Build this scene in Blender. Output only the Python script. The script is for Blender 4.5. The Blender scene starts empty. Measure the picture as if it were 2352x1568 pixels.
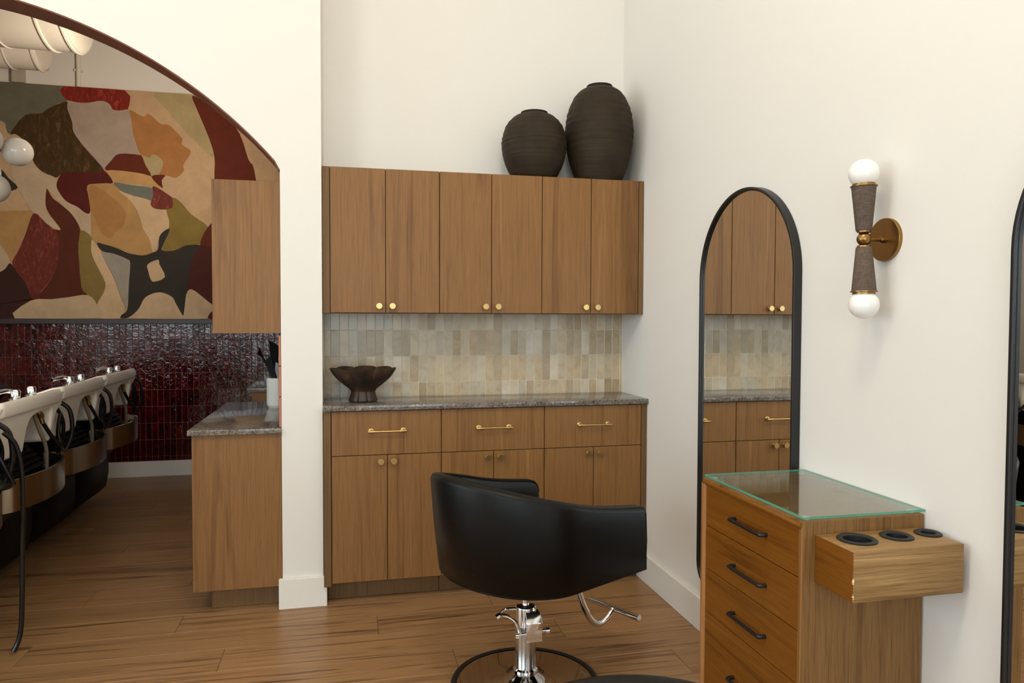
import bpy, bmesh, math, random
from mathutils import Vector, Matrix
random.seed(7)
PI = math.pi
S = bpy.context.scene
C = S.collection

# ---------------------------------------------------------------- camera, light, exposure
H = 1.30
cam_d = bpy.data.cameras.new('camera'); cam = bpy.data.objects.new('camera', cam_d); C.objects.link(cam)
FPX, YAW, PIT, ROL = 1663.06, 0.224211, 0.0325917, 0.00302538
cam_d.sensor_fit = 'HORIZONTAL'; cam_d.sensor_width = 36.0; cam_d.lens = 36.0 * FPX / 2352.0
cam_d.clip_start = 0.02
_f = Vector((math.sin(YAW) * math.cos(PIT), math.cos(YAW) * math.cos(PIT), -math.sin(PIT)))
_r = Vector((math.cos(YAW), -math.sin(YAW), 0)); _u = _r.cross(_f)
_c, _s = math.cos(ROL), math.sin(ROL)
R_, U_ = _c * _r + _s * _u, -_s * _r + _c * _u
M = Matrix((R_, U_, -_f)).transposed().to_4x4(); M.translation = (0, 0, H)
cam.matrix_world = M
S.camera = cam

S.view_settings.view_transform = 'Standard'
S.view_settings.look = 'None'
S.view_settings.gamma = 1.0
S.view_settings.use_curve_mapping = False
S.view_settings.exposure = 0.0
S.cycles.use_denoising = True
S.cycles.max_bounces = 10
S.cycles.sample_clamp_indirect = 6.0
S.cycles.blur_glossy = 0.3

W = bpy.data.worlds.new('sky'); S.world = W; W.use_nodes = True
_bg = W.node_tree.nodes['Background']
_bg.inputs[0].default_value = (0.80, 0.90, 1.0, 1); _bg.inputs[1].default_value = 0.75

def area(name, loc, rot, sx, sy, power, color):
    d = bpy.data.lights.new(name, 'AREA'); d.shape = 'RECTANGLE'; d.size = sx; d.size_y = sy
    d.energy = power; d.color = color
    o = bpy.data.objects.new(name, d); C.objects.link(o); o.location = loc; o.rotation_euler = rot
    return o
def point(name, loc, power, color, rad=0.12):
    d = bpy.data.lights.new(name, 'POINT'); d.energy = power; d.color = color; d.shadow_soft_size = rad
    o = bpy.data.objects.new(name, d); C.objects.link(o); o.location = loc
    return o
# daylight through the shop windows of the front wall (behind the camera)
DAY = (0.84, 0.93, 1.0)
area('window_daylight_left', (-3.35, -2.75, 2.30), (PI / 2, 0, 0), 3.4, 1.3, 88, DAY)
area('window_daylight_side', (-6.35, 1.15, 1.75), (PI / 2, 0, -PI / 2), 4.2, 2.5, 158, DAY)
area('window_daylight_right', (-0.2, -2.75, 1.75), (PI / 2, 0, 0), 1.9, 2.5, 62, DAY)
# warm ceiling lamps of the salon
WARM = (1.0, 0.88, 0.71)
point('ceiling_lamp_light', (-1.4, 1.0, 3.5), 31, WARM, 0.18)
point('ceiling_lamp_light', (0.30, 0.7, 3.5), 53, WARM, 0.18)
point('ceiling_lamp_light', (-3.2, 0.8, 3.5), 22, WARM, 0.18)
# unseen spot added to brighten the mural and the washroom's upper wall
_d = bpy.data.lights.new('mural_fill_spot', 'SPOT'); _d.energy = 125; _d.color = (1.0, 0.90, 0.76); _d.spot_size = math.radians(108); _d.spot_blend = 0.9; _d.shadow_soft_size = 0.12
_o = bpy.data.objects.new('mural_fill_spot', _d); C.objects.link(_o); _o.location = (-0.85, 4.25, 2.50)
_o.rotation_euler = (Vector((-2.15, 6.3, 2.75)) - Vector(_o.location)).to_track_quat('-Z', 'Y').to_euler()

# ---------------------------------------------------------------- helpers
def lin(c):
    c = c / 255.0
    return c / 12.92 if c <= 0.04045 else ((c + 0.055) / 1.055) ** 2.4
def rgb(r, g, b): return (lin(r), lin(g), lin(b), 1.0)

def smooth(me, ang=35):
    me.polygons.foreach_set('use_smooth', [True] * len(me.polygons))
    me.set_sharp_from_angle(angle=math.radians(ang))
    me.update()

def link(name, me, parent=None, loc=None, rot=None):
    o = bpy.data.objects.new(name, me); C.objects.link(o)
    if parent is not None: o.parent = parent
    if loc is not None: o.location = loc
    if rot is not None: o.rotation_euler = rot
    return o

def obj(name, bm, mat, parent=None, loc=None, rot=None, ang=35, sm=True):
    me = bpy.data.meshes.new(name)
    bmesh.ops.recalc_face_normals(bm, faces=bm.faces[:])
    bm.to_mesh(me); bm.free()
    for m in (mat if isinstance(mat, (list, tuple)) else [mat]): me.materials.append(m)
    if sm: smooth(me, ang)
    return link(name, me, parent, loc, rot)

def thing(name, label, cat, loc=(0, 0, 0), rz=0.0, group=None):
    o = bpy.data.objects.new(name, None); C.objects.link(o)
    o.empty_display_size = 0.05
    o.location = loc; o.rotation_euler = (0, 0, rz)
    o['label'] = label; o['category'] = cat
    if group: o['group'] = group
    return o
def tag(o, label, cat, group=None):
    o['label'] = label; o['category'] = cat
    if group: o['group'] = group
    return o
def struct(name, bm, mat, parent=None, **k):
    o = obj(name, bm, mat, parent, **k); o['kind'] = 'structure'
    return o
def copy_tree(o, parent=None):
    c = o.copy(); C.objects.link(c)
    if parent is not None: c.parent = parent
    for ch in list(o.children): copy_tree(ch, c)
    return c

def B(): return bmesh.new()

def box(bm, x0, x1, y0, y1, z0, z1, bev=0.0, seg=2, mi=0):
    t = bmesh.new()
    bmesh.ops.create_cube(t, size=1.0)
    for v in t.verts:
        v.co = Vector(((x0 + x1) / 2 + v.co.x * (x1 - x0), (y0 + y1) / 2 + v.co.y * (y1 - y0), (z0 + z1) / 2 + v.co.z * (z1 - z0)))
    if bev > 0:
        bmesh.ops.bevel(t, geom=t.edges[:], offset=bev, segments=seg, profile=0.6, affect='EDGES')
    merge(bm, t, mi); return bm

def merge(bm, t, mi=0):
    vs = {v: bm.verts.new(v.co) for v in t.verts}
    for f in t.faces:
        nf = bm.faces.new([vs[v] for v in f.verts]); nf.material_index = mi
    t.free()

def lathe(bm, prof, seg=32, o=(0, 0, 0), axis='Z', fn=None, mi=0):
    """prof = [(radius, height)]; fn(angle, r, h) may return a scaled radius"""
    rings = []
    for r, h in prof:
        ring = []
        if r < 1e-6:
            p = (0, 0, h); ring = [p]
        else:
            for k in range(seg):
                a = 2 * PI * k / seg
                rr = fn(a, r, h) if fn else r
                ring.append((rr * math.cos(a), rr * math.sin(a), h))
        vs = []
        for p in ring:
            if axis == 'X': p = (p[2], p[0], p[1])
            elif axis == 'Y': p = (p[1], p[2], p[0])
            vs.append(bm.verts.new((p[0] + o[0], p[1] + o[1], p[2] + o[2])))
        rings.append(vs)
    for a, b in zip(rings, rings[1:]):
        n = max(len(a), len(b))
        if len(a) == 1 and len(b) == 1: continue
        for k in range(n):
            k2 = (k + 1) % n
            if len(a) == 1: f = bm.faces.new((a[0], b[k2], b[k]))
            elif len(b) == 1: f = bm.faces.new((a[k], a[k2], b[0]))
            else: f = bm.faces.new((a[k], a[k2], b[k2], b[k]))
            f.material_index = mi
    return bm

def catmull(pts, n=6, closed=False):
    P = [Vector(p) for p in pts]; out = []; L = len(P)
    rng = range(L) if closed else range(L - 1)
    for i in rng:
        if closed: a, b, c, d = P[i - 1], P[i], P[(i + 1) % L], P[(i + 2) % L]
        else: a, b, c, d = P[max(i - 1, 0)], P[i], P[i + 1], P[min(i + 2, L - 1)]
        for k in range(n):
            t = k / n
            out.append(0.5 * ((2 * b) + (c - a) * t + (2 * a - 5 * b + 4 * c - d) * t * t + (3 * b - a - 3 * c + d) * t ** 3))
    if not closed: out.append(P[-1])
    return out

def tube(bm, pts, r, seg=10, cap=True, closed=False):
    P = [Vector(p) for p in pts]; n = len(P); rings = []
    up = None
    for i in range(n):
        if closed: t = (P[(i + 1) % n] - P[i - 1])
        else: t = (P[min(i + 1, n - 1)] - P[max(i - 1, 0)])
        t.normalize()
        if up is None:
            up = Vector((0, 0, 1)) if abs(t.z) < 0.9 else Vector((1, 0, 0))
        up = (up - t * up.dot(t)).normalized()
        s = t.cross(up)
        rr = r[i] if isinstance(r, (list, tuple)) else r
        rings.append([bm.verts.new(P[i] + (up * math.cos(2 * PI * k / seg) + s * math.sin(2 * PI * k / seg)) * rr) for k in range(seg)])
    pairs = list(zip(rings, rings[1:])) + ([(rings[-1], rings[0])] if closed else [])
    for a, b in pairs:
        for k in range(seg):
            bm.faces.new((a[k], a[(k + 1) % seg], b[(k + 1) % seg], b[k]))
    if cap and not closed:
        bm.faces.new(rings[0]); bm.faces.new(rings[-1][::-1])
    return bm

def loft(bm, rings, cap=True):
    V = [[bm.verts.new(p) for p in r] for r in rings]; n = len(V[0])
    for a, b in zip(V, V[1:]):
        for k in range(n): bm.faces.new((a[k], a[(k + 1) % n], b[(k + 1) % n], b[k]))
    if cap: bm.faces.new(V[0]); bm.faces.new(V[-1])
    return bm

def prism(bm, poly, axis, a, b):
    """extrude a 2-D polygon along axis from a to b"""
    def P(p, t): return {'X': (t, p[0], p[1]), 'Y': (p[0], t, p[1]), 'Z': (p[0], p[1], t)}[axis]
    return loft(bm, [[P(p, a) for p in poly], [P(p, b) for p in poly]])

# ---------------------------------------------------------------- materials
def mat(name, color=(0.5, 0.5, 0.5, 1), rough=0.5, metal=0.0, **kw):
    m = bpy.data.materials.new(name); m.use_nodes = True
    b = m.node_tree.nodes['Principled BSDF']
    b.inputs['Base Color'].default_value = color
    b.inputs['Roughness'].default_value = rough
    b.inputs['Metallic'].default_value = metal
    for k, v in kw.items(): b.inputs[k.replace('_', ' ')].default_value = v
    return m
def nt(m): return m.node_tree.nodes, m.node_tree.links, m.node_tree.nodes['Principled BSDF']
def coords(m, scale=(1, 1, 1), rand=True, rot=(0, 0, 0)):
    n, l, b = nt(m)
    tc = n.new('ShaderNodeTexCoord'); mp = n.new('ShaderNodeMapping')
    mp.inputs['Scale'].default_value = scale; mp.inputs['Rotation'].default_value = rot
    l.new(tc.outputs['Object'], mp.inputs['Vector'])
    if rand:
        oi = n.new('ShaderNodeObjectInfo'); mu = n.new('ShaderNodeVectorMath'); mu.operation = 'MULTIPLY'
        mu.inputs[1].default_value = (37.0, 53.0, 71.0)
        l.new(oi.outputs['Random'], mu.inputs[0]); l.new(mu.outputs[0], mp.inputs['Location'])
    return mp.outputs['Vector']
def noise(m, vec, scale, detail=4, rough=0.6, dist=0.0):
    n, l, b = nt(m)
    t = n.new('ShaderNodeTexNoise'); t.inputs['Scale'].default_value = scale
    t.inputs['Detail'].default_value = detail; t.inputs['Roughness'].default_value = rough
    t.inputs['Distortion'].default_value = dist
    l.new(vec, t.inputs['Vector']); return t.outputs['Fac']
def ramp(m, fac, stops):
    n, l, b = nt(m)
    r = n.new('ShaderNodeValToRGB'); e = r.color_ramp.elements
    while len(e) < len(stops): e.new(0.5)
    for k, (p, c) in enumerate(stops): e[k].position = p; e[k].color = c
    l.new(fac, r.inputs['Fac']); return r.outputs['Color']
def mix(m, fac, a, b_, mode='MIX'):
    n, l, b = nt(m)
    x = n.new('ShaderNodeMix'); x.data_type = 'RGBA'; x.blend_type = mode
    for s, v in ((x.inputs[0], fac), (x.inputs[6], a), (x.inputs[7], b_)):
        if isinstance(v, (int, float, tuple)): s.default_value = v
        else: l.new(v, s)
    return x.outputs[2]
def base(m, col): m.node_tree.links.new(col, m.node_tree.nodes['Principled BSDF'].inputs['Base Color'])
def bump(m, h, strength, dist=0.002):
    n, l, b = nt(m)
    u = n.new('ShaderNodeBump'); u.inputs['Strength'].default_value = strength; u.inputs['Distance'].default_value = dist
    l.new(h, u.inputs['Height']); l.new(u.outputs[0], b.inputs['Normal'])

def wood(name, dark, mid, light, axis='Z', rough=0.42, *a_, **k_):
    m = wood_(name, dark, mid, light, axis, rough, *a_, **k_)
    m.node_tree.nodes['Principled BSDF'].inputs['Specular IOR Level'].default_value = 0.28
    return m
def wood_(name, dark, mid, light, axis='Z', rough=0.42, scale=1.0, fig=1.0, bumpy=0.05, objtint=0.0, fine=0.5):
    m = mat(name, rough=rough)
    st = {'X': (0.04, 1, 1), 'Y': (1, 0.04, 1), 'Z': (1, 1, 0.04)}[axis]
    st2 = {'X': (0.02, 1, 1), 'Y': (1, 0.02, 1), 'Z': (1, 1, 0.02)}[axis]
    v = coords(m, tuple(a * scale for a in st)); v2 = coords(m, tuple(a * scale for a in st2))
    f1 = noise(m, v, 15, 6, 0.6, 1.1 * fig)
    f2 = noise(m, v2, 230, 4, 0.75)
    c = ramp(m, f1, [(0.30, dark), (0.47, mid), (0.62, mid), (0.74, light)])
    g = ramp(m, f2, [(0.34, (0.50, 0.47, 0.44, 1)), (0.52, (1, 1, 1, 1)), (0.72, (1.16, 1.16, 1.14, 1))])
    c = mix(m, fine, c, g, 'MULTIPLY')
    if objtint > 0:
        n, l, b = nt(m)
        oi = n.new('ShaderNodeObjectInfo')
        t = ramp(m, oi.outputs['Random'], [(0.0, (1 - objtint,) * 3 + (1,)), (1.0, (1 + objtint,) * 3 + (1,))])
        c = mix(m, 1.0, c, t, 'MULTIPLY')
    base(m, c); bump(m, f2, bumpy, 0.001)
    return m

M_paint = mat('wall_paint', rgb(231, 228, 223), 0.75)
_v = coords(M_paint, rand=False); bump(M_paint, noise(M_paint, _v, 90, 3), 0.04, 0.002)
M_paintw = mat('washroom_paint', rgb(214, 204, 192), 0.75)
M_trim = mat('trim_white', rgb(232, 229, 222), 0.45)
M_ceil = mat('ceiling_paint', rgb(238, 232, 220), 0.8)
M_rust = mat('rust_paint', rgb(112, 60, 40), 0.5)
_v = coords(M_rust); base(M_rust, ramp(M_rust, noise(M_rust, _v, 5, 4), [(0.3, rgb(102, 52, 34)), (0.7, rgb(118, 66, 46))]))
M_walnut = wood('walnut_laminate', rgb(110, 75, 42), rgb(137, 98, 57), rgb(152, 111, 68), 'Z', 0.42)
M_walnut_edge = wood('walnut_edge', rgb(96, 70, 42), rgb(118, 88, 54), rgb(134, 101, 66), 'Z', 0.45)
M_oak = wood('oak_stained', rgb(94, 52, 12), rgb(124, 75, 20), rgb(142, 92, 34), 'Y', 0.38, 1.2, 1.0, 0.12)
M_oakside = wood('oak_side', rgb(100, 70, 36), rgb(134, 98, 56), rgb(156, 120, 76), 'Z', 0.45, 1.4, 0.8, 0.2, fine=0.8)
M_oakbox = wood('oak_box', rgb(112, 82, 44), rgb(154, 119, 74), rgb(178, 144, 98), 'X', 0.45, 1.6, 0.8, 0.2, fine=0.8)
M_oakedge = wood('oak_edge', rgb(140, 92, 50), rgb(170, 118, 70), rgb(190, 140, 92), 'Z', 0.4, 1.4, 0.5, 0.1)
M_floor = wood('oak_plank', rgb(92, 64, 40), rgb(160, 122, 84), rgb(184, 146, 104), 'X', 0.33, 0.8, 3.0, 0.05, objtint=0.10, fine=0.4)
M_joint = mat('plank_joint', rgb(60, 42, 28), 0.8)

def granite(name):
    m = mat(name, rough=0.10)
    v = coords(m, (1, 1, 1), rand=False)
    f = noise(m, v, 95, 6, 0.8, 0.4); f2 = noise(m, v, 14, 5, 0.6, 1.5)
    c = ramp(m, f, [(0.33, rgb(30, 28, 27)), (0.46, rgb(104, 94, 87)), (0.6, rgb(150, 139, 130)), (0.72, rgb(200, 190, 181))])
    d = ramp(m, f2, [(0.35, (0.45, 0.45, 0.48, 1)), (0.6, (1, 1, 1, 1))])
    base(m, mix(m, 0.7, c, d, 'MULTIPLY')); return m
M_granite = granite('granite')

M_tile = mat('beige_glazed_tile', rough=0.22)
_n, _l, _b = nt(M_tile); _oi = _n.new('ShaderNodeObjectInfo')
_v = coords(M_tile); _f = noise(M_tile, _v, 16, 4, 0.6, 0.8)
base(M_tile, mix(M_tile, 1.0, _oi.outputs['Color'], ramp(M_tile, _f, [(0.3, (0.84, 0.80, 0.74, 1)), (0.55, (1, 1, 1, 1)), (0.75, (1.06, 1.06, 1.08, 1))]), 'MULTIPLY'))
bump(M_tile, noise(M_tile, _v, 22, 2), 0.25, 0.004)
M_grout = mat('pale_grout', rgb(226, 214, 192), 0.85)

M_redtile = mat('oxblood_glazed_tile', rough=0.05, Specular_IOR_Level=0.9)
_v = coords(M_redtile); _f = noise(M_redtile, _v, 11, 4, 0.6, 1.2)
_n, _l, _b = nt(M_redtile); _oi = _n.new('ShaderNodeObjectInfo')
_c = ramp(M_redtile, _f, [(0.3, rgb(30, 5, 5)), (0.55, rgb(70, 10, 9)), (0.8, rgb(104, 22, 15))])
_t = ramp(M_redtile, _oi.outputs['Random'], [(0, (0.6, 0.6, 0.6, 1)), (1, (1.2, 1.2, 1.2, 1))])
base(M_redtile, mix(M_redtile, 1.0, _c, _t, 'MULTIPLY'))
_vb = coords(M_redtile, (1, 1, 1)); _h = noise(M_redtile, _vb, 30, 3, 0.55, 0.9)
bump(M_redtile, _h, 0.36, 0.006)
M_redgrout = mat('red_grout', rgb(150, 96, 84), 0.85)
M_terra = mat('terracotta_tile_edge', rgb(186, 118, 88), 0.7)

M_brass = mat('brushed_brass', rgb(200, 170, 114), 0.30, 1.0)
M_brassd = mat('aged_brass', rgb(152, 120, 74), 0.32, 1.0)
M_chrome = mat('chrome', (0.82, 0.82, 0.84, 1), 0.08, 1.0)
M_steel = mat('brushed_steel', rgb(206, 196, 180), 0.22, 1.0)
_v = coords(M_steel, (0.5, 0.5, 60)); bump(M_steel, noise(M_steel, _v, 8, 3), 0.12, 0.001)
M_leather = mat('black_leather', rgb(5, 5, 5), 0.40, Specular_IOR_Level=0.26)
_v = coords(M_leather, rand=False); bump(M_leather, noise(M_leather, _v, 240, 3), 0.08, 0.001)
M_black = mat('black_metal', rgb(24, 23, 24), 0.38)
M_rubber = mat('black_rubber', rgb(22, 22, 22), 0.5)
M_blackplastic = mat('black_plastic', rgb(14, 14, 15), 0.25)
M_cerwhite = mat('white_ceramic', rgb(242, 236, 226), 0.12)
M_pot = mat('matt_white_ceramic', rgb(232, 228, 220), 0.4)
M_paper = mat('black_paper', rgb(24, 30, 30), 0.5)
M_paperg = mat('grey_paper', rgb(190, 186, 186), 0.6)
M_opalg = mat('opal_globe_glass', rgb(204, 194, 182), 0.1)
M_opal = mat('opal_glass', rgb(245, 243, 240), 0.08)
M_vase = mat('black_stoneware', rgb(58, 51, 43), 0.66, Specular_IOR_Level=0.2)
_v = coords(M_vase, (0.4, 0.4, 6)); _f = noise(M_vase, _v, 10, 4)
base(M_vase, ramp(M_vase, noise(M_vase, coords(M_vase), 9, 4), [(0.3, rgb(42, 34, 24)), (0.7, rgb(56, 46, 33))]))
bump(M_vase, _f, 0.5, 0.006)
M_bowl = mat('dark_bronzed_clay', rough=0.48)
_v = coords(M_bowl); base(M_bowl, ramp(M_bowl, noise(M_bowl, _v, 14, 5), [(0.35, rgb(34, 25, 20)), (0.6, rgb(66, 46, 32)), (0.8, rgb(112, 80, 50))]))
bump(M_bowl, noise(M_bowl, _v, 45, 4), 0.4, 0.004)
M_linen = mat('brown_grasscloth', rough=0.85)
_v = coords(M_linen, (1, 1, 14), rand=False); _f = noise(M_linen, _v, 40, 4, 0.7); _v2 = coords(M_linen, (14, 14, 1), rand=False)
base(M_linen, mix(M_linen, 0.5, ramp(M_linen, _f, [(0.35, rgb(50, 40, 34)), (0.65, rgb(122, 104, 90))]), ramp(M_linen, noise(M_linen, _v2, 40, 4, 0.7), [(0.35, rgb(58, 47, 40)), (0.65, rgb(110, 92, 80))])))
bump(M_linen, _f, 0.4, 0.002)
M_mirror = mat('mirror_glass', (0.86, 0.87, 0.85, 1), 0.0, 1.0)
M_duct = mat('painted_duct', rgb(208, 196, 178), 0.5)
M_dark = mat('dark_recess', rgb(16, 15, 15), 0.8)
M_basebody = mat('black_vinyl', rgb(6, 6, 6), 0.5, Specular_IOR_Level=0.2)

def thin_glass(name, tint, ior=1.5):
    m = bpy.data.materials.new(name); m.use_nodes = True
    n, l = m.node_tree.nodes, m.node_tree.links; n.clear()
    out = n.new('ShaderNodeOutputMaterial'); mx = n.new('ShaderNodeMixShader'); fr = n.new('ShaderNodeFresnel')
    t = n.new('ShaderNodeBsdfTransparent'); g = n.new('ShaderNodeBsdfGlossy')
    ge = n.new('ShaderNodeNewGeometry'); mr = n.new('ShaderNodeMapRange'); mr.inputs['To Min'].default_value = ior; mr.inputs['To Max'].default_value = 1.0 / ior
    l.new(ge.outputs['Backfacing'], mr.inputs['Value']); l.new(mr.outputs[0], fr.inputs['IOR']); t.inputs[0].default_value = tint; g.inputs['Roughness'].default_value = 0.0
    l.new(fr.outputs[0], mx.inputs[0]); l.new(t.outputs[0], mx.inputs[1]); l.new(g.outputs[0], mx.inputs[2]); l.new(mx.outputs[0], out.inputs[0])
    return m
M_glass = thin_glass('clear_plate_glass', (0.95, 0.985, 0.965, 1))
M_pane = thin_glass('window_pane_glass', (0.96, 0.98, 0.97, 1))
M_glassedge = mat('green_glass_edge', rgb(96, 176, 152), 0.1, 0.0, Transmission_Weight=0.3)

# ---------------------------------------------------------------- room shell
XR = 1.438            # right wall plane
YA = 3.342            # front of arch wall and pilaster
YN = 3.660            # niche back wall
YB = 6.38             # washroom back wall
XL, YF, ZC = -6.2, -2.6, 4.0
PX0, PX1 = -0.284, -0.108   # partition wall
AX, AZ, AR = -1.7352, 0.7246, 1.9066

b = B(); box(b, XL, XR + 0.1, YF, 6.5, -0.06, -0.004); floor = struct('floor', b, M_joint)
# planks of the floor: each a part of its own
PW, PL = 0.19, 1.337
plank_me = {}
def plank_mesh(L, w):
    k = (round(L, 3), round(w, 3))
    if k not in plank_me:
        t = B(); box(t, 0.0006, L - 0.0006, 0.0006, w - 0.0006, -0.008, 0.0, 0.0012, 1)
        me = bpy.data.meshes.new('plank'); bmesh.ops.recalc_face_normals(t, faces=t.faces[:]); t.to_mesh(t and me); t.free(); me.materials.append(M_floor)
        plank_me[k] = me
    return plank_me[k]
offs = {0: -0.472, 1: 0.122, 2: 0.64, 3: -0.20, 4: -1.16, -1: 0.40, -2: -0.1, 5: -0.75, 6: -0.35}
r0 = -9
for r in range(r0, 19):
    y0 = 2.79 + r * PW
    o = offs.get(r, (r * 0.517) % PL)
    x = o - PL * math.ceil((o + 3.6) / PL)
    x0 = x
    while x0 < XR:
        x1 = min(x0 + PL, XR)
        w = min(PW, YB - y0)
        if x1 - x0 > 0.02 and w > 0.01: link('plank', plank_mesh(x1 - x0, w), floor, (x0, y0, 0))
        x0 += PL
# floor beyond the modelled planks (behind the camera and far to the left)
b = B(); box(b, XL, XR, YF, 2.79 + r0 * PW - 0.001, -0.008, 0.0); obj('floor_covering', b, M_floor, floor)
b = B(); box(b, XL, -3.66, 2.79 + r0 * PW, YB, -0.008, 0.0); obj('floor_covering', b, M_floor, floor)

b = B(); box(b, XL, XR + 0.1, YF - 0.1, 6.5, ZC, ZC + 0.08); struct('ceiling', b, M_ceil)
b = B(); box(b, XR, XR + 0.1, YF, YN + 0.1, -0.06, ZC); wall_right = struct('wall_right', b, M_paint)
b = B(); box(b, PX1, XR, YN, YN + 0.08, -0.06, ZC); wall_niche = struct('wall_niche', b, M_paint)
b = B()
box(b, XL - 0.1, XL, YF, -0.95, -0.06, ZC); box(b, XL - 0.1, XL, 3.25, 6.5, -0.06, ZC); box(b, XL - 0.1, XL, -0.95, 3.25, -0.06, 0.5); box(b, XL - 0.1, XL, -0.95, 3.25, 3.0, ZC)
struct('wall_left', b, M_paint)
b = B()
for yy in (-0.95, 0.425, 1.825, 3.2): box(b, XL - 0.08, XL - 0.02, yy, yy + 0.05, 0.5, 3.0, 0.004)
for zz in (0.5, 2.95): box(b, XL - 0.08, XL - 0.02, -0.95, 3.25, zz, zz + 0.05, 0.004)
wf = struct('window_3', b, M_black)
for k in range(3):
    b = B(); box(b, XL - 0.053, XL - 0.047, -0.91 + k * 1.385, 0.43 + k * 1.385, 0.54, 2.96); obj('pane', b, M_pane, wf, sm=False)

# arch wall with the pilaster: one slab with an arched opening
a0 = math.asin((1.946 - AZ) / AR)     # spring angle
arc = []
NA = 64
for k in range(NA + 1):
    a = a0 + (PI - 2 * a0) * k / NA
    arc.append((AX + AR * math.cos(a), AZ + AR * math.sin(a)))
arc[0] = (PX0, arc[0][1]); xl_open = 2 * AX - PX0; arc[-1] = (xl_open, arc[-1][1])
YA2 = YA + 0.17
b = B()
def ring(y):
    bot_r = b.verts.new((PX0, y, -0.06)); bot_l = b.verts.new((xl_open, y, -0.06))
    A = [b.verts.new((p[0], y, p[1])) for p in arc]
    T = [b.verts.new((p[0], y, ZC)) for p in arc]
    o1 = [b.verts.new((PX1, y, z)) for z in (-0.06, arc[0][1], ZC)]
    o2 = [b.verts.new((XL, y, z)) for z in (-0.06, arc[0][1], ZC)]
    return bot_r, bot_l, A, T, o1, o2
F_, K_ = ring(YA), ring(YA2)
for (br, bl, A, T, o1, o2) in (F_, K_):
    b.faces.new((br, o1[0], o1[1], A[0])); b.faces.new((A[0], o1[1], o1[2], T[0]))
    b.faces.new((o2[0], bl, A[-1], o2[1])); b.faces.new((o2[1], A[-1], T[-1], o2[2]))
    for k in range(NA): b.faces.new((A[k], T[k], T[k + 1], A[k + 1]))
b.faces.new((F_[0], F_[2][0], K_[2][0], K_[0])); b.faces.new((F_[1], F_[2][-1], K_[2][-1], K_[1]))
for k in range(NA): b.faces.new((F_[2][k], F_[2][k + 1], K_[2][k + 1], K_[2][k]))
b.faces.new((F_[4][0], F_[4][1], K_[4][1], K_[4][0])); b.faces.new((F_[4][1], F_[4][2], K_[4][2], K_[4][1]))
wall_arch = struct('wall_arch', b, M_paint, sm=False)
b = B()   # rust coloured lining on the underside of the arch
i0, i1, q0, q1 = [], [], [], []
for k, p in enumerate(arc):
    d = Vector((AX - p[0], 0, AZ - p[1])).normalized() * 0.006
    for lst, y, w in ((i0, YA - 0.0015, 0), (i1, YA2 + 0.0015, 0), (q0, YA - 0.0015, 1), (q1, YA2 + 0.0015, 1)):
        lst.append(b.verts.new((p[0] + d.x * w, y, p[1] + d.z * w)))
for k in range(NA):
    for s, t in ((i0, q0), (q0, q1), (q1, i1), (i1, i0)): b.faces.new((s[k], s[k + 1], t[k + 1], t[k]))
obj('arch_lining', b, M_rust, wall_arch)['label'] = 'rust brown painted underside of the arch'

b = B(); box(b, PX0, PX1, YA2, YB, -0.06, ZC); wall_part = struct('wall_partition', b, M_paint)
b = B(); box(b, -3.7, PX0, YB, YB + 0.1, -0.06, ZC); wall_wash = struct('wall_washroom_back', b, M_paintw)
b = B(); box(b, -3.7, -3.6, YA2, YB, -0.06, ZC); struct('wall_washroom_left', b, M_paintw)

# front wall with two shop windows (behind the camera)
b = B()
box(b, XL, -5.1, YF - 0.1, YF, -0.06, ZC); box(b, -1.6, -1.2, YF - 0.1, YF, 0.45, 3.05); box(b, 0.8, XR + 0.1, YF - 0.1, YF, -0.06, ZC)
box(b, -5.1, 0.8, YF - 0.1, YF, -0.06, 0.45); box(b, -5.1, 0.8, YF - 0.1, YF, 3.05, ZC)
struct('wall_front', b, M_paint)
for n_, (x0, x1) in enumerate(((-5.1, -1.6), (-1.2, 0.8))):
    b = B()
    for xx in (x0, (x0 + x1) / 2 - 0.025, x1 - 0.05): box(b, xx, xx + 0.05, YF - 0.08, YF - 0.02, 0.45, 3.05, 0.004)
    for zz in (0.45, 2.35, 3.0): box(b, x0, x1, YF - 0.08, YF - 0.02, zz, zz + 0.05, 0.004)
    wf = struct('window_%d' % (n_ + 1), b, M_black)
    for k in range(2):
        w = (x1 - x0) / 2
        b = B(); box(b, x0 + k * w + 0.03, x0 + (k + 1) * w - 0.03, YF - 0.053, YF - 0.047, 0.48, 3.02)
        obj('pane', b, M_pane, wf, sm=False)

# baseboards
def bb(name, x0, x1, y0, y1, h=0.138):
    b = B(); box(b, x0, x1, y0, y1, 0.0, h, 0.002, 1); return struct(name, b, M_trim)
bb('baseboard_right', XR - 0.016, XR, YF, 3.395)
b = B(); box(b, -0.30, -0.092, YA - 0.016, YA, 0, 0.135, 0.002, 1); box(b, -0.30, PX0, YA, YA + 0.01, 0, 0.135, 0.002, 1); box(b, PX1, -0.0925, YA, 3.385, 0, 0.135, 0.002, 1)
struct('baseboard_pilaster', b, M_trim)
bb('baseboard_arch_left', XL, xl_open + 0.016, YA - 0.016, YA)
bb('baseboard_washroom', -3.6, -0.66, YB - 0.014, YB, 0.125)

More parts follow.
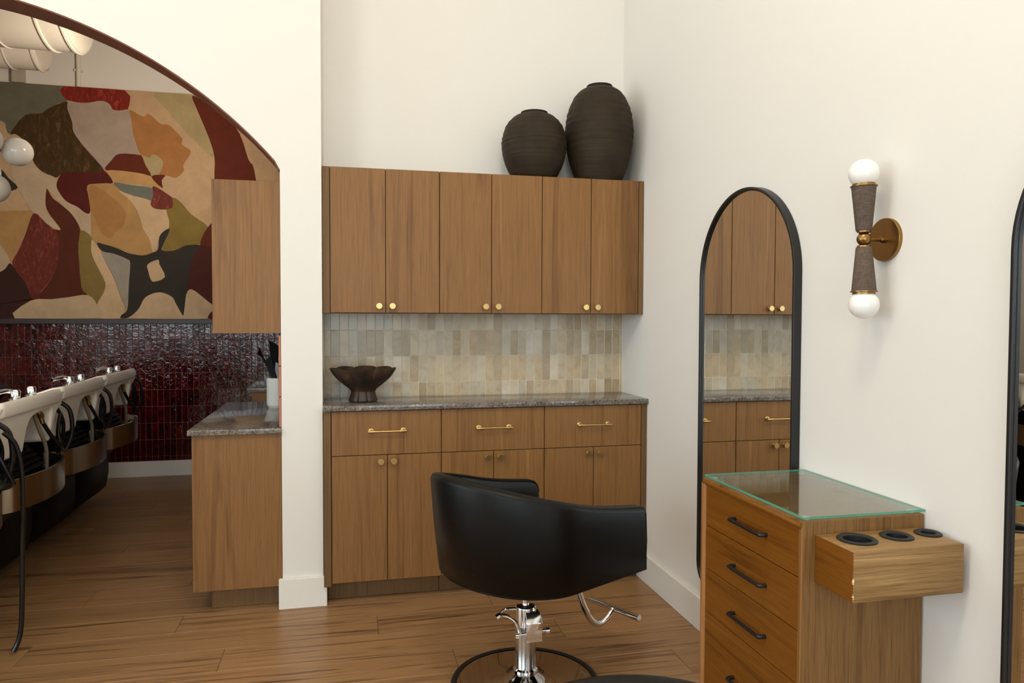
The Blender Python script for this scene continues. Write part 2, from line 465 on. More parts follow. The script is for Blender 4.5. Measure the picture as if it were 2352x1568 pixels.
# ---------------------------------------------------------------- niche backsplash: every tile a part of the niche wall
b = B(); box(b, PX1, XR, YN - 0.0094, YN, 0.86, 1.34); obj('grout_bed', b, M_grout, wall_niche, sm=False)
def tile_mesh(name, w, h, d, m, bev=0.0014):
    t = B(); box(t, 0, w, -d, 0, 0, h, bev, 1)
    me = bpy.data.meshes.new(name); bmesh.ops.recalc_face_normals(t, faces=t.faces[:]); t.to_mesh(me); t.free(); me.materials.append(m)
    smooth(me, 25); return me
TONES = [(200, 192, 172), (194, 184, 164), (204, 197, 182), (184, 171, 148), (204, 193, 172), (214, 209, 199), (192, 179, 154), (178, 163, 138), (202, 187, 162), (196, 190, 177), (208, 200, 182), (198, 181, 156)]
TW, TH = 0.0429, 0.1295
tcache = {}
def get_tile(w, h):
    k = (round(w, 4), round(h, 4))
    if k not in tcache: tcache[k] = tile_mesh('tile', w - 0.0012, h - 0.0012, 0.008, M_tile)
    return tcache[k]
rt = random.Random(11)
zrows = [(0.880, 0.977), (0.977, 1.108), (1.108, 1.2375), (1.2375, 1.345)]
for (z0, z1) in zrows:
    x = -0.0775 - TW
    while x < XR - 0.002:
        xa, xb = max(x, PX1 + 0.001), min(x + TW, XR - 0.001)
        if xb - xa > 0.006:
            o = link('tile', get_tile(xb - xa, z1 - z0), wall_niche, (xa, YN - 0.002 - rt.random() * 0.0012, z0), (rt.uniform(-.004, .004), 0, rt.uniform(-.008, .008)))
            c = rt.choice(TONES); k = rt.uniform(0.95, 1.05)
            o.color = (lin(c[0]) * k * 0.93, lin(c[1]) * k * 0.86, lin(c[2]) * k * 0.77, 1)
        x += TW

# ---------------------------------------------------------------- niche cabinets
def knob_bm(r=0.0145, l=0.026):
    t = B()
    lathe(t, [(0.0, 0), (0.0085, 0), (0.0085, 0.003), (0.0055, 0.005), (0.0055, l - 0.012), (r - 0.001, l - 0.011), (r, l - 0.010), (r, l - 0.001), (r - 0.001, l), (0.0, l)], 28, axis='Y')
    for v in t.verts: v.co.y = -v.co.y
    return t
def pull_bm(L=0.168):
    t = B(); h = L / 2
    for s in (-1, 1):
        u = B(); lathe(u, [(0, 0), (0.0125, 0), (0.0125, 0.003), (0.007, 0.005), (0.0055, 0.028), (0.0, 0.030)], 20, axis='Y')
        for v in u.verts: v.co.y = -v.co.y; v.co.x += s * (h - 0.012)
        merge(t, u)
        u = B(); lathe(u, [(0, s * (h - 0.030)), (0.0058, s * (h - 0.030)), (0.0062, s * (h - 0.026)), (0.0062, s * h), (0.0045, s * (h + 0.003)), (0, s * (h + 0.003))], 16, o=(0, -0.026, 0), axis='X'); merge(t, u)
    u = B(); tube(u, [(-h + 0.01, -0.026, 0), (h - 0.01, -0.026, 0)], 0.0042, 12); merge(t, u)
    return t
G = 0.0016
def panel(name, x0, x1, y0, y1, z0, z1, m, parent, bev=0.0012):
    b = B(); box(b, x0, x1, y0, y1, z0, z1, bev, 1); return obj(name, b, m, parent)

UY0, UX0, UP = 3.371, -0.073, 0.2472
UZ0, UZ1 = 1.319, 1.9775
names = ['leftmost', 'middle', 'rightmost']
for k in range(3):
    x0, x1 = UX0 + 2 * k * UP, UX0 + 2 * (k + 1) * UP
    ca = x0 - (0.034 if k == 0 else 0); cb = x1 + (0.027 if k == 2 else 0)
    lab = ['walnut wall cabinet with two doors beside the white pilaster, above the fluted bowl',
           'middle walnut wall cabinet with two doors, partly under the round black vase',
           'walnut wall cabinet with two doors in the right corner under the tall black vase'][k]
    t = thing('wall_cabinet', lab, 'cabinet', (0, UY0, 0), group='wall cabinets over the niche counter')
    panel('body', ca + (0.0012 if k else 0), cb - (0.0012 if k < 2 else 0.001), 0.0195, YN - UY0 - 0.001, UZ0 + 0.0005, UZ1, M_walnut_edge, t)
    if k == 0: panel('filler_strip', ca, x0 - G, 0.002, 0.0194, UZ0, UZ1, M_walnut_edge, t)
    if k == 2: panel('filler_strip', x1 + G, cb - 0.001, 0.0, 0.0194, UZ0, UZ1, M_walnut_edge, t)
    for j in range(2):
        d = panel('door', x0 + j * UP + G, x0 + (j + 1) * UP - G, 0, 0.019, UZ0 + 0.003, UZ1 - 0.0005, M_walnut, t)
        obj('knob', knob_bm(), M_brass, d, (x0 + UP + (-0.030 if j == 0 else 0.030), 0.0, 1.3525))

LY0, LX0, LP = 3.310, -0.0695, 0.2461
LZ0, LZD, LZ1 = 0.103, 0.6785, 0.8815
for k in range(3):
    x0, x1 = LX0 + 2 * k * LP, LX0 + 2 * (k + 1) * LP
    ca = x0 - (0.036 if k == 0 else 0); cb = x1 + (0.030 if k == 2 else 0)
    lab = ['walnut base cabinet with brass pulls next to the white pilaster, under the fluted bowl',
           'middle walnut base cabinet behind the back of the black chair',
           'walnut base cabinet with brass pulls in the right corner of the niche'][k]
    t = thing('base_cabinet', lab, 'cabinet', (0, LY0, 0), group='base cabinets under the niche counter')
    panel('body', ca + 0.0012, cb - 0.0012, 0.0195, YN - LY0 - 0.009, LZ0 + 0.0005, LZ1, M_walnut_edge, t)
    panel('toe_kick', ca + 0.0012 + (0.012 if k == 0 else 0), cb - 0.0012 - (0.002 if k == 2 else 0), 0.095, YN - LY0 - 0.002, 0.001, LZ0, M_walnut_edge, t)
    if k == 0: panel('filler_strip', ca + 0.001, x0 - 2 * G, 0.0, 0.0194, LZ0 - 0.012, LZ1, M_walnut_edge, t)
    if k == 2: panel('filler_strip', x1 + G, cb - 0.0012, 0.0, 0.0194, 0.142, LZ1, M_walnut_edge, t)
    d = panel('drawer', x0 + G, x1 - G, 0, 0.019, LZD + 0.0014, LZ1 - 0.0035, M_walnut, t)
    obj('handle', pull_bm(), M_brass, d, ((x0 + x1) / 2, 0, 0.788))
    for j in range(2):
        d = panel('door', x0 + j * LP + G, x0 + (j + 1) * LP - G, 0, 0.019, LZ0 + 0.002, LZD - 0.0014, M_walnut, t)
        obj('knob', knob_bm(), M_brass, d, (x0 + LP + (-0.029 if j == 0 else 0.029), 0.0, 0.651))

CT = 0.9060
b = B(); box(b, PX1 + 0.001, XR - 0.001, 3.293, YN - 0.011, 0.8825, CT, 0.002, 2)
tag(obj('worktop', b, M_granite), 'polished grey brown granite worktop along the tiled niche', 'countertop')

# ---------------------------------------------------------------- washroom cabinets behind the pilaster
t = thing('base_cabinet', 'walnut base cabinet left of the pilaster, its plain end panel facing the room', 'cabinet', (0, 3.345, 0))
panel('end_panel', -0.658, PX0 - 0.001, 0, 0.019, 0.100, 0.787, M_walnut, t)
panel('body', -0.640, PX0 - 0.001, 0.0195, 1.02, 0.100, 0.787, M_walnut_edge, t)
for k in range(2):
    b = B(); box(b, -0.659, -0.6402, 0.022 + k * 0.5, 0.519 + k * 0.5, 0.102, 0.785, 0.0012, 1); d = obj('door', b, M_walnut, t)
panel('toe_kick', -0.593, -0.3022, 0.065, 1.0, 0.001, 0.0995, M_walnut_edge, t)
b = B(); box(b, -0.672, -0.2852, 3.325, 4.40, 0.788, 0.811, 0.002, 2)
tag(obj('worktop', b, M_granite), 'granite worktop left of the pilaster, reflecting dark red tiles', 'countertop')
t = thing('wall_cabinet', 'walnut wall cabinet left of the pilaster, blank end panel over the mural', 'cabinet', (0, 3.345, 0))
panel('end_panel', -0.567, PX0 - 0.001, 0, 0.019, 1.2285, 1.894, M_walnut, t)
panel('body', -0.550, PX0 - 0.001, 0.0195, 1.02, 1.2290, 1.8935, M_walnut_edge, t)
for k in range(2):
    b = B(); box(b, -0.568, -0.5502, 0.022 + k * 0.5, 0.519 + k * 0.5, 1.2295, 1.893, 0.0012, 1); obj('door', b, M_walnut, t)
# farther run of the same cabinets
t = thing('base_cabinet', 'low brown cabinet at the back tiles, seen beside the fluted white pot', 'cabinet', (0, 5.24, 0))
panel('body', -0.640, PX0 - 0.001, 0, 1.13, 0.10, 0.786, M_walnut, t)
panel('toe_kick', -0.593, -0.3022, 0.05, 1.12, 0.001, 0.0995, M_walnut_edge, t)
b = B(); box(b, -0.672, -0.2852, 5.215, 6.366, 0.787, 0.811, 0.002, 2)
tag(obj('worktop', b, M_granite), 'short granite worktop at the back wall behind the fluted pot', 'countertop')

# backsplash tiles on the partition (their raw edge faces the room)
me_side = tile_mesh('tile', TW + 0.003, 0.1345, 0.011, [M_redtile][0])
me_side.materials.append(M_terra)
for p in me_side.polygons:
    if abs(p.normal.x) > 0.9: p.material_index = 1
for r in range(4):
    z0 = 0.812 + r * 0.136 - (0.03 if r == 0 else 0.03)
    if r == 0: continue
    for k in range(22):
        if r == 3 and False: pass
        o = link('tile', me_side, wall_part, (PX0 - 0.0008, 3.3455 + 0.171 + 0.0476 * k, z0 - 0.03 if False else 0.812 + (r - 1) * 0.1365), (0, 0, -PI / 2))
for r in range(3):
    for k in range(4):
        if k == 3: continue
        link('tile', me_side, wall_arch, (PX0 - 0.0008, 3.391 + 0.0476 * k, 0.812 + r * 0.1365), (0, 0, -PI / 2))

# ---------------------------------------------------------------- washroom back wall: oxblood zellige
b = B(); box(b, -3.55, PX0 - 0.001, YB - 0.0092, YB, 0.12, 1.29); obj('grout_bed', b, M_redgrout, wall_wash, sm=False)
RW, RH = 0.0455, 0.136
me_red = tile_mesh('tile', RW - 0.0022, RH - 0.0022, 0.010, M_redtile, 0.002)
rest = B(); rr = random.Random(5); cand = []
for c in range(72):
    x = -3.55 + c * RW
    if x + RW > PX0: break
    for r in range(9):
        z = 0.166 + r * RH + 0.0
        if z > 1.24: continue
        px_vis = x > -2.70 and not (x > -1.24 and z < 0.42) and not (x < -1.75 and z < 0.56) and not (x < -2.2 and z < 0.69)
        cand.append((0 if px_vis else 1, -z, x, z))
cand.sort()
for i, (hid, _, x, z) in enumerate(cand):
    loc = Vector((x, YB - 0.002 - rr.random() * 0.002, z)); rot = (rr.uniform(-.016, .016), 0, rr.uniform(-.025, .025))
    if i < 290 and not hid:
        link('tile', me_red, wall_wash, loc, rot)
    else:
        q = B(); box(q, 0, RW - 0.0022, -0.010, 0, 0, RH - 0.0022, 0.002, 1)
        bmesh.ops.transform(q, matrix=Matrix.Translation(loc), verts=q.verts); merge(rest, q)
# cut row above the baseboard
for c in range(72):
    x = -3.55 + c * RW
    if x + RW > PX0: break
    box(rest, x, x + RW - 0.0022, YB - 0.012, YB - 0.002, 0.128, 0.164, 0.002, 1)
o = obj('tile_remainder', rest, M_redtile, wall_wash); o['kind'] = 'stuff'

MURAL = [
('olive_grey', (100, 93, 76), [(-2.856, 3.101),(-2.139, 3.091),(-2.122, 2.975),(-2.171, 2.961),(-2.249, 2.902),(-2.297, 2.872),(-2.413, 2.849),(-2.515, 2.705),(-2.547, 2.745),(-2.574, 2.796),(-2.861, 2.851)]),
('red_crayon', (118, 36, 22), [(-2.139, 3.091),(-1.705, 3.09),(-1.687, 2.939),(-1.737, 2.93),(-1.792, 2.932),(-1.817, 2.974),(-1.876, 2.997),(-1.965, 2.975),(-2.044, 2.972),(-2.122, 2.985)]),
('pink_grey', (158, 136, 118), [(-2.122, 2.98),(-2.044, 2.972),(-1.965, 2.975),(-1.876, 2.997),(-1.817, 2.974),(-1.792, 2.932),(-1.737, 2.93),(-1.682, 2.94),(-1.662, 2.875),(-1.649, 2.756),(-1.61, 2.627),(-1.585, 2.573),(-1.61, 2.588),(-1.752, 2.589),(-1.813, 2.529),(-1.854, 2.456),(-1.922, 2.534),(-2.009, 2.638),(-2.077, 2.742),(-2.085, 2.816),(-2.118, 2.921)]),
('dark_brown', (66, 45, 20), [(-2.515, 2.705),(-2.413, 2.849),(-2.297, 2.872),(-2.249, 2.913),(-2.122, 2.975),(-2.118, 2.921),(-2.085, 2.816),(-2.077, 2.742),(-2.009, 2.638),(-1.922, 2.534),(-1.864, 2.455),(-1.914, 2.431),(-2.013, 2.432),(-2.111, 2.427),(-2.169, 2.408),(-2.209, 2.38),(-2.295, 2.419),(-2.352, 2.48),(-2.398, 2.584),(-2.435, 2.667),(-2.482, 2.702)]),
('ochre', (156, 104, 58), [(-1.672, 2.94),(-1.576, 2.892),(-1.54, 2.918),(-1.495, 2.886),(-1.444, 2.84),(-1.387, 2.838),(-1.326, 2.781),(-1.285, 2.733),(-1.291, 2.688),(-1.234, 2.653),(-1.229, 2.614),(-1.282, 2.522),(-1.277, 2.478),(-1.335, 2.42),(-1.397, 2.433),(-1.464, 2.447),(-1.432, 2.542),(-1.503, 2.6),(-1.534, 2.57),(-1.6, 2.594),(-1.649, 2.756),(-1.662, 2.875)]),
('sage', (160, 138, 98), [(-1.6, 2.594),(-1.534, 2.57),(-1.503, 2.6),(-1.432, 2.542),(-1.464, 2.447),(-1.521, 2.428),(-1.56, 2.519),(-1.585, 2.573)]),
('sage', (160, 138, 98), [(-1.492, 3.089),(-1.208, 3.082),(-1.173, 2.973),(-1.091, 2.767),(-1.05, 2.601),(-1.144, 2.674),(-1.269, 2.801),(-1.401, 2.958)]),
('rust', (92, 38, 22), [(-1.208, 3.082),(-1.109, 3.033),(-0.941, 2.91),(-0.846, 2.792),(-0.783, 2.592),(-0.74, 2.515),(-0.732, 2.197),(-1.033, 2.186),(-1.047, 2.427),(-1.045, 2.601),(-1.091, 2.767),(-1.173, 2.973)]),
('rust', (92, 38, 22), [(-1.854, 2.456),(-1.813, 2.529),(-1.752, 2.589),(-1.61, 2.588),(-1.585, 2.573),(-1.561, 2.508),(-1.521, 2.422),(-1.612, 2.429),(-1.693, 2.453)]),
('honey', (178, 134, 84), [(-1.854, 2.45),(-1.693, 2.453),(-1.521, 2.422),(-1.44, 2.337),(-1.511, 2.34),(-1.654, 2.361),(-1.795, 2.366)]),
('rust', (92, 38, 22), [(-1.521, 2.422),(-1.418, 2.438),(-1.444, 2.393),(-1.44, 2.332)]),
('pale_pink', (176, 150, 122), [(-2.515, 2.414),(-2.492, 2.659),(-2.435, 2.663),(-2.352, 2.481),(-2.295, 2.419),(-2.209, 2.38),(-2.202, 2.327),(-2.181, 2.263),(-2.134, 2.2),(-2.056, 2.16),(-2.007, 2.118),(-1.963, 2.125),(-1.965, 1.951),(-2.029, 1.982),(-2.077, 2.056),(-2.135, 2.13),(-2.192, 2.204),(-2.268, 2.287),(-2.275, 2.19),(-2.262, 2.104),(-2.176, 1.978),(-2.225, 1.981),(-2.368, 2.1),(-2.46, 2.278)]),
('maroon', (80, 27, 22), [(-2.169, 2.408),(-2.111, 2.427),(-2.013, 2.432),(-1.914, 2.431),(-1.864, 2.455),(-1.8, 2.36),(-1.895, 2.345),(-1.985, 2.32),(-1.976, 2.238),(-1.968, 2.119),(-2.007, 2.118),(-2.056, 2.159),(-2.134, 2.2),(-2.181, 2.263),(-2.202, 2.326)]),
('charcoal', (50, 44, 38), [(-2.73, 2.44),(-2.59, 2.431),(-2.535, 2.365),(-2.47, 2.293),(-2.537, 2.259),(-2.584, 2.251),(-2.734, 2.229)]),
('honey', (164, 124, 76), [(-2.783, 2.102),(-2.596, 2.108),(-2.406, 2.118),(-2.368, 2.1),(-2.418, 1.97),(-2.478, 1.808),(-2.527, 1.711),(-2.573, 1.795),(-2.784, 2.065)]),
('pale_pink', (176, 150, 122), [(-2.784, 2.065),(-2.6, 1.859),(-2.532, 1.716),(-2.566, 1.667),(-2.604, 1.64),(-2.793, 1.579)]),
('brick_brown', (80, 36, 23), [(-2.273, 2.281),(-2.264, 2.287),(-2.231, 2.224),(-2.183, 2.182),(-2.096, 2.099),(-2.039, 1.982),(-2.055, 1.872),(-2.052, 1.742),(-2.036, 1.524),(-1.992, 1.47),(-2.126, 1.452),(-2.253, 1.435),(-2.393, 1.423),(-2.32, 1.494),(-2.23, 1.63),(-2.194, 1.772),(-2.201, 1.944),(-2.23, 1.981),(-2.176, 1.98),(-2.252, 2.094),(-2.28, 2.168)]),
('dark_maroon', (56, 31, 26), [(-2.532, 1.711),(-2.49, 1.647),(-2.425, 1.552),(-2.383, 1.439),(-2.393, 1.428),(-2.506, 1.284),(-2.798, 1.283),(-2.794, 1.536),(-2.604, 1.64),(-2.566, 1.667)]),
('red_leaf', (100, 43, 32), [(-2.363, 2.101),(-2.282, 2.028),(-2.201, 1.944),(-2.194, 1.772),(-2.23, 1.63),(-2.32, 1.499),(-2.383, 1.439),(-2.425, 1.552),(-2.49, 1.647),(-2.517, 1.722),(-2.478, 1.797),(-2.418, 1.949)]),
('olive', (120, 98, 52), [(-2.034, 1.976),(-1.98, 1.951),(-1.956, 1.908),(-1.962, 1.809),(-1.934, 1.723),(-1.885, 1.625),(-1.866, 1.57),(-1.877, 1.493),(-1.898, 1.449),(-1.928, 1.394),(-1.967, 1.448),(-1.992, 1.47),(-2.036, 1.524),(-2.044, 1.655),(-2.056, 1.807),(-2.05, 1.894)]),
('peach', (186, 154, 118), [(-1.956, 1.908),(-1.902, 1.822),(-1.844, 1.691),(-1.795, 1.582),(-1.757, 1.45),(-1.728, 1.373),(-1.759, 1.286),(-1.915, 1.286),(-1.928, 1.394),(-1.877, 1.493),(-1.866, 1.57),(-1.934, 1.723),(-1.962, 1.809)]),
('grey_blue', (142, 130, 116), [(-1.888, 1.811),(-1.772, 1.792),(-1.682, 1.739),(-1.69, 1.55),(-1.697, 1.395),(-1.717, 1.367),(-1.757, 1.472),(-1.795, 1.593),(-1.834, 1.681)]),
('honey', (164, 124, 76), [(-1.984, 2.326),(-1.925, 2.345),(-1.8, 2.35),(-1.746, 2.298),(-1.666, 2.213),(-1.617, 2.105),(-1.587, 2.006),(-1.537, 1.93),(-1.523, 1.819),(-1.59, 1.79),(-1.671, 1.805),(-1.772, 1.847),(-1.921, 1.887),(-1.956, 1.93),(-1.963, 2.125),(-1.976, 2.234)]),
('ochre', (156, 110, 64), [(-1.975, 2.326),(-1.895, 2.313),(-1.816, 2.251),(-1.737, 2.177),(-1.708, 2.113),(-1.729, 2.024),(-1.78, 1.978),(-1.821, 1.922),(-1.881, 1.954),(-1.929, 2.061),(-1.962, 2.147)]),
('slate', (102, 103, 92), [(-1.795, 2.361),(-1.664, 2.345),(-1.512, 2.329),(-1.507, 2.274),(-1.528, 2.229),(-1.665, 2.262),(-1.745, 2.303)]),
('peach', (186, 154, 118), [(-1.761, 2.297),(-1.655, 2.263),(-1.528, 2.229),(-1.513, 2.175),(-1.411, 2.156),(-1.391, 2.079),(-1.397, 2.001),(-1.465, 1.943),(-1.487, 1.843),(-1.518, 1.82),(-1.537, 1.919),(-1.587, 2.006),(-1.616, 2.116),(-1.676, 2.224)]),
('red_leaf', (106, 48, 38), [(-1.511, 2.34),(-1.471, 2.331),(-1.378, 2.268),(-1.353, 2.236),(-1.364, 2.18),(-1.431, 2.161),(-1.503, 2.169),(-1.528, 2.207),(-1.507, 2.274)]),
('olive', (122, 99, 48), [(-1.358, 2.258),(-1.296, 2.216),(-1.224, 2.129),(-1.098, 2.032),(-1.131, 1.964),(-1.163, 1.895),(-1.279, 1.876),(-1.352, 1.835),(-1.446, 1.832),(-1.402, 1.978),(-1.391, 2.068),(-1.411, 2.156),(-1.364, 2.18)]),
('rust', (88, 38, 24), [(-1.163, 1.878),(-1.098, 2.032),(-0.937, 2.173),(-0.94, 1.833),(-1.1, 1.852)]),
('dark_maroon', (68, 32, 25), [(-1.153, 1.884),(-1.079, 1.875),(-0.94, 1.878),(-0.944, 1.378),(-1.073, 1.405),(-1.146, 1.467),(-1.225, 1.523),(-1.272, 1.488),(-1.239, 1.669),(-1.217, 1.782),(-1.174, 1.861)]),
('pale_pink', (180, 150, 118), [(-1.47, 1.497),(-1.377, 1.459),(-1.347, 1.403),(-1.306, 1.325),(-1.29, 1.321),(-1.267, 1.488),(-1.225, 1.523),(-1.146, 1.461),(-1.073, 1.4),(-0.998, 1.332),(-0.999, 1.288),(-1.698, 1.287),(-1.626, 1.362),(-1.574, 1.457)]),
('pale_pink', (176, 149, 117), [(-2.506, 1.284),(-2.393, 1.423),(-2.253, 1.435),(-2.126, 1.452),(-1.992, 1.47),(-1.928, 1.394),(-1.92, 1.286)]),
('charcoal', (50, 44, 38), [(-1.921, 1.881),(-1.872, 1.872),(-1.772, 1.841),(-1.691, 1.805),(-1.59, 1.79),(-1.518, 1.814),(-1.476, 1.843),(-1.465, 1.943),(-1.423, 1.994),(-1.387, 2.007),(-1.403, 1.956),(-1.435, 1.888),(-1.446, 1.832),(-1.352, 1.835),(-1.268, 1.876),(-1.163, 1.884),(-1.174, 1.861),(-1.217, 1.782),(-1.239, 1.669),(-1.267, 1.522),(-1.29, 1.325),(-1.306, 1.33),(-1.347, 1.409),(-1.377, 1.465),(-1.47, 1.5),(-1.574, 1.457),(-1.626, 1.362),(-1.698, 1.295),(-1.759, 1.29),(-1.748, 1.317),(-1.707, 1.362),(-1.695, 1.55),(-1.682, 1.727),(-1.707, 1.76),(-1.803, 1.802),(-1.882, 1.817)]),
('pale_pink', (180, 149, 116), [(-1.555, 1.719),(-1.477, 1.759),(-1.467, 1.721),(-1.427, 1.621),(-1.51, 1.581),(-1.536, 1.608),(-1.55, 1.663)]),
('maroon', (80, 27, 22), [(-1.106, 1.288),(-1.078, 1.343),(-1.02, 1.354),(-1.02, 1.288)]),
]

def mural():
    t = thing('mural', 'large abstract mural in rust, tan, olive and charcoal over the red tiles', 'mural', (0, 6.33, 0))
    cols = {}; mats = []
    def slot(n, c):
        k = (n, c)
        if k not in cols:
            m = mat('mural_' + n, rough=0.85, Specular_IOR_Level=0.2); base_c = rgb(*c)
            v = coords(m, (1, 1, 1), rand=False); f = noise(m, v, 7, 5, 0.65, 0.5)
            crayon = n in ('dark_brown', 'red_crayon', 'red_leaf')
            if crayon:
                v2 = coords(m, (1, 1, 0.35), rand=False, rot=(0, 0.7, 0)); f = noise(m, v2, 34, 5, 0.75, 1.2)
                st = [(0.3, tuple(a * 0.7 for a in base_c[:3]) + (1,)), (0.54, base_c), (0.70, tuple(min(1, a * 2.3 + 0.010) for a in base_c[:3]) + (1,))]
            else:
                st = [(0.3, tuple(a * 0.86 for a in base_c[:3]) + (1,)), (0.7, tuple(a * 1.12 for a in base_c[:3]) + (1,))]
            base(m, ramp(m, f, st)); cols[k] = len(mats); mats.append(m)
        return cols[k]
    b = B()
    s0 = slot('tan', (178, 144, 108))
    box(b, -3.45, PX0 - 0.002, 0.0, 0.046, 1.283, 3.094, 0, mi=s0)
    for i, (n, c, pts) in enumerate(MURAL):
        P = catmull([(p[0], 0, p[1]) for p in pts], 3, True)
        y = -0.0004 - 0.00025 * i
        mi = slot(n, c)
        lo = [b.verts.new((min(max(p.x, -3.44), -0.30), y, min(max(p.z, 1.2835), 3.0935))) for p in P]
        try:
            f = b.faces.new(lo); f.material_index = mi; f.normal_update()
        except ValueError: pass
    me = bpy.data.meshes.new('canvas')
    bmesh.ops.triangulate(b, faces=[f for f in b.faces if len(f.verts) > 4])
    for f in b.faces:
        f.normal_update()
    b.to_mesh(me); b.free()
    for m in mats: me.materials.append(m)
    link('canvas', me, t)
    b = B(); box(b, -3.45, PX0 - 0.002, -0.012, 0.046, 1.243, 1.2825, 0.002, 1); obj('bottom_rail', b, mat('mural_rail', rgb(52, 36, 34), 0.4), t)
mural()

# ---------------------------------------------------------------- ducts, conduit and pilaster strip above the mural
def duct(name, label, x0, x1, y, z, r, ribs, cap):
    t = thing(name, label, 'duct', (x1, y, z))
    b = B(); lathe(b, [(0, 0), (r * 0.92, 0), (r, -0.012), (r, x0 - x1), (0, x0 - x1)], 40, axis='X'); obj('pipe', b, M_duct, t)
    for dx, w, rr_ in ribs:
        b = B(); lathe(b, [(r, dx - w), (r + rr_, dx - w * 0.5), (r + rr_, dx + w * 0.5), (r, dx + w)], 40, axis='X'); obj('rib', b, M_duct, t)
    for sx in (-0.35, -1.4):
        if x1 + sx > x0 + 0.1:
            b = B(); box(b, sx - 0.012, sx + 0.012, -r - 0.003, r + 0.003, 0.0, ZC - z - 0.002); obj('hanger', b, M_duct, t)
    return t
duct('air_duct', 'wide round cream painted ventilation duct under the washroom ceiling', -3.58, -1.60, 5.0, 3.29, 0.35,
     [(-0.03, 0.012, 0.012), (-0.16, 0.010, 0.010), (-0.42, 0.007, 0.007), (-0.60, 0.007, 0.006), (-0.80, 0.006, 0.004), (-0.95, 0.006, 0.004), (-1.1, 0.006, 0.004), (-1.25, 0.006, 0.004), (-1.4, 0.006, 0.004)], True)
t = duct('air_duct', 'narrower round duct with a damper behind the wide one, far left', -3.58, -2.07, 5.75, 3.22, 0.19,
     [(-0.02, 0.010, 0.010), (-0.2, 0.007, 0.006), (-0.4, 0.006, 0.004), (-0.6, 0.006, 0.004)], True)
b = B()
for k in range(5):
    a = k * PI / 5
    q = B(); box(q, -0.06, 0.06, -0.004, 0.004, -0.012, 0.012, 0.002, 1)
    bmesh.ops.transform(q, matrix=Matrix.Rotation(a, 4, 'Y') @ Matrix.Rotation(0.5, 4, 'X'), verts=q.verts); merge(b, q)
obj('damper', b, M_chrome, t, (-0.07, -0.20, 0.03))['label'] = 'shiny star shaped metal damper'
b = B(); tube(b, [(0, 0, 0), (0, 0, ZC - 3.105)], 0.016, 12)
for zz in (0.12, 0.5): box(b, -0.03, 0.03, 0.0, 0.022, zz, zz + 0.02)
tag(obj('conduit', b, M_duct, loc=(-2.045, YB - 0.024, 3.10)), 'vertical painted conduit pipe on the wall above the mural', 'pipe')
b = B(); box(b, -2.50, -2.42, YB - 0.05, YB, 3.10, ZC); o = struct('trim_1', b, mat('grey_strip', rgb(170, 158, 140), 0.7))
b = B(); box(b, -3.6, PX0, YB - 0.012, YB, 3.57, 3.585); struct('trim_2', b, M_paintw)

# globe chandelier at the left edge
t = thing('globe_chandelier', 'brass chandelier with opal glass globes hanging before the mural', 'pendant light', (-2.00, 4.50, 2.17))
b = B(); tube(b, [(0, 0, -0.25), (0, 0, ZC - 2.172)], 0.010, 12); lathe(b, [(0, ZC - 2.20), (0.06, ZC - 2.20), (0.06, ZC - 2.172), (0, ZC - 2.172)], 24); obj('stem', b, M_brassd, t)
for gx, gy, gz in ((0.225, 0.05, 0.04), (0.12, -0.06, 0.08), (0.135, -0.02, -0.175), (-0.2, 0.05, 0.05), (-0.15, -0.1, -0.16), (0.0, 0.2, -0.05)):
    b = B(); d = Vector((gx, gy, 0)).normalized()
    tube(b, [(0, 0, gz), (gx * 0.7, gy * 0.7, gz)], 0.006, 8); arm = obj('arm', b, M_brassd, t)
    b = B(); bmesh.ops.create_uvsphere(b, u_segments=28, v_segments=18, radius=0.078)
    obj('globe', b, M_opalg, arm, (gx, gy, gz), ang=80)

